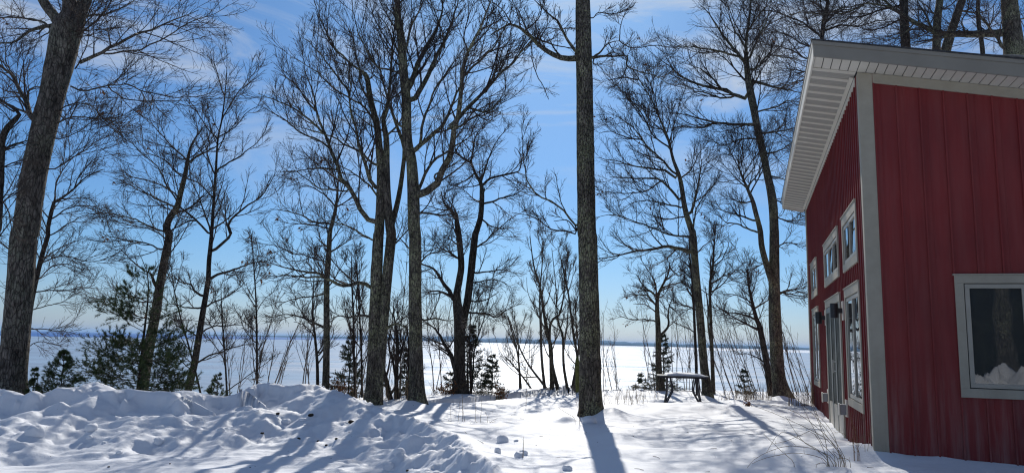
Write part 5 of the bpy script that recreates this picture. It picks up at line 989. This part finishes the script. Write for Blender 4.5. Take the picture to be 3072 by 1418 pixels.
# flakes of bark and bits of leaf blown over the snow
nb_ = 260; X_ = -8 + 13 * rt_.rand(nb_); Y_ = 9.2 + 12 * rt_.rand(nb_) ** 1.3; Z_ = height(X_, Y_) + .002; ok_ = ~((X_ > 4.3) & (Y_ > 8.7)); C_ = np.stack([X_, Y_, Z_], 1)[ok_]; n_ = len(C_)
a_ = rt_.rand(n_) * 6.28; L2_ = .005 + .013 * rt_.rand(n_) ** 2; dx_ = np.stack([np.cos(a_), np.sin(a_), .3 * rt_.rand(n_)], 1) * L2_[:, None]; dy_ = np.stack([-np.sin(a_), np.cos(a_), .3 * rt_.rand(n_)], 1) * L2_[:, None] * .5
V_ = np.stack([C_ - dx_, C_ - dy_, C_ + dx_, C_ + dy_ + [0, 0, .004]], 1).reshape(-1, 3)
link('bark_litter', mesh_np('bark_litter', V_, np.arange(n_ * 4).reshape(-1, 4), DIRT, False), kind='stuff')

# ------------------------------------------------------------------ what stands behind the camera (seen in the window glass)
rb = np.random.RandomState(21)
def back_tree(x, y, r):
    P = np.array([[0, 0, -.3], [0, 0, 4], [.2 * rb.randn(), .1, 9], [.5 * rb.randn(), .2, 15]]); P = catmull(P, 16); rr = np.linspace(r, r * .35, 16)
    root = empty('bare_tree', (x, y, gz(x, y)), label='bare tree standing behind the photographer, mirrored in the cabin window', cat='tree', group='trees behind the photographer')
    link('trunk', mesh_np('trunk', *tubes(P[None], rr[None], 16), BARKL), root)
    c, r_ = grow(P[None], rr[None], 12, .3, 1, 3.2, 50, 9, .05, .15, .05, .01, rb, .3); c2, r2 = grow(c, r_, 8, .2, 1, 1.1, 42, 5, .05, .15, .012, .006, rb, .1)
    link('crown', mesh_np('crown', *merge([tubes(c, r_, 5), tubes(c2, r2, 3)]), TWIG), root)
def mirrored(px, py, D):      # the spot seen at this place of the window pane, D metres beyond it
    nrm = np.array([math.sin(-HZ), math.cos(-HZ), 0]); d = ray(px, py); p = EYE + d * (((CAB - EYE) @ nrm) / (d @ nrm)); d = d / np.linalg.norm(d); d = d - 2 * (d @ nrm) * nrm
    return p + d * D
bt = mirrored(3012, 1000, 10.5)
for x, y, r in ((bt[0], bt[1], .21), (2.5, -13, .2), (8.5, -15, .24), (-2, -11, .22), (10.5, -15, .2), (-6, -14, .25), (3.2, -17, .2), (6.2, -19, .22)): back_tree(x, y, r)
big = conifer('dark spruce wood behind the photographer, mirrored in the cabin window', 1536, 1100, 700, 300, 12.0, 'spruce', 33, density=.45)
big['group'] = 'spruces behind the photographer'
kids = list(big.children)
for i in range(30):
    r = big if i == 0 else big.copy()
    if i: COL.objects.link(r)
    x = -12 + (i % 15) * 2.0 + rb.randn() * .5; y = -21 - 5 * (i // 15) - 2 * rb.rand(); r.location = (x, y, gz(x, y)); s = 3.6 + 1.6 * rb.rand(); r.scale = (s, s, s); r.rotation_euler = (0, 0, rb.rand() * 6)
    if i:
        for c in kids: d = c.copy(); COL.objects.link(d); d.parent = r
for i, (qx, s) in enumerate(((2925, 1.0), (2995, 1.1), (3060, .95))):
    c = mirrored(qx, 1100, 7.6 + .5 * (i % 2)); gx_, gy_ = np.meshgrid(np.linspace(-1.3, 1.3, 60), np.linspace(-1.3, 1.3, 60)); q = np.hypot(gx_ * (1 + .15 * i), gy_)
    cells = np.abs(fbm(gx_ * 1.6 + i * 9, gy_ * 1.6, 3, 7, .6)); Z = (1 - sst(q / 1.25)) * .95 * s + ((.22 - cells) * .5 + plates(gx_ + i * 5, gy_, .45, 3) * .35 + plates(gx_, gy_ + i * 3, .2, 4) * .15) * (q < 1.15) * (1 - sst(q / 1.2)) - .06
    ii = np.arange(q.size).reshape(q.shape); Fq = np.stack([ii[:-1, :-1], ii[:-1, 1:], ii[1:, 1:], ii[1:, :-1]], -1).reshape(-1, 4)
    link('snow_pile', mesh_np('snow_pile', np.stack([gx_, gy_, Z], -1).reshape(-1, 3), Fq, SNOW, False), loc=(c[0], c[1], gz(c[0], c[1])), label='ploughed snow pile behind the photographer, mirrored in the cabin window', cat='snow pile', group='snow piles behind the photographer')
print('TRIS est', TRI[0] / 1e6)
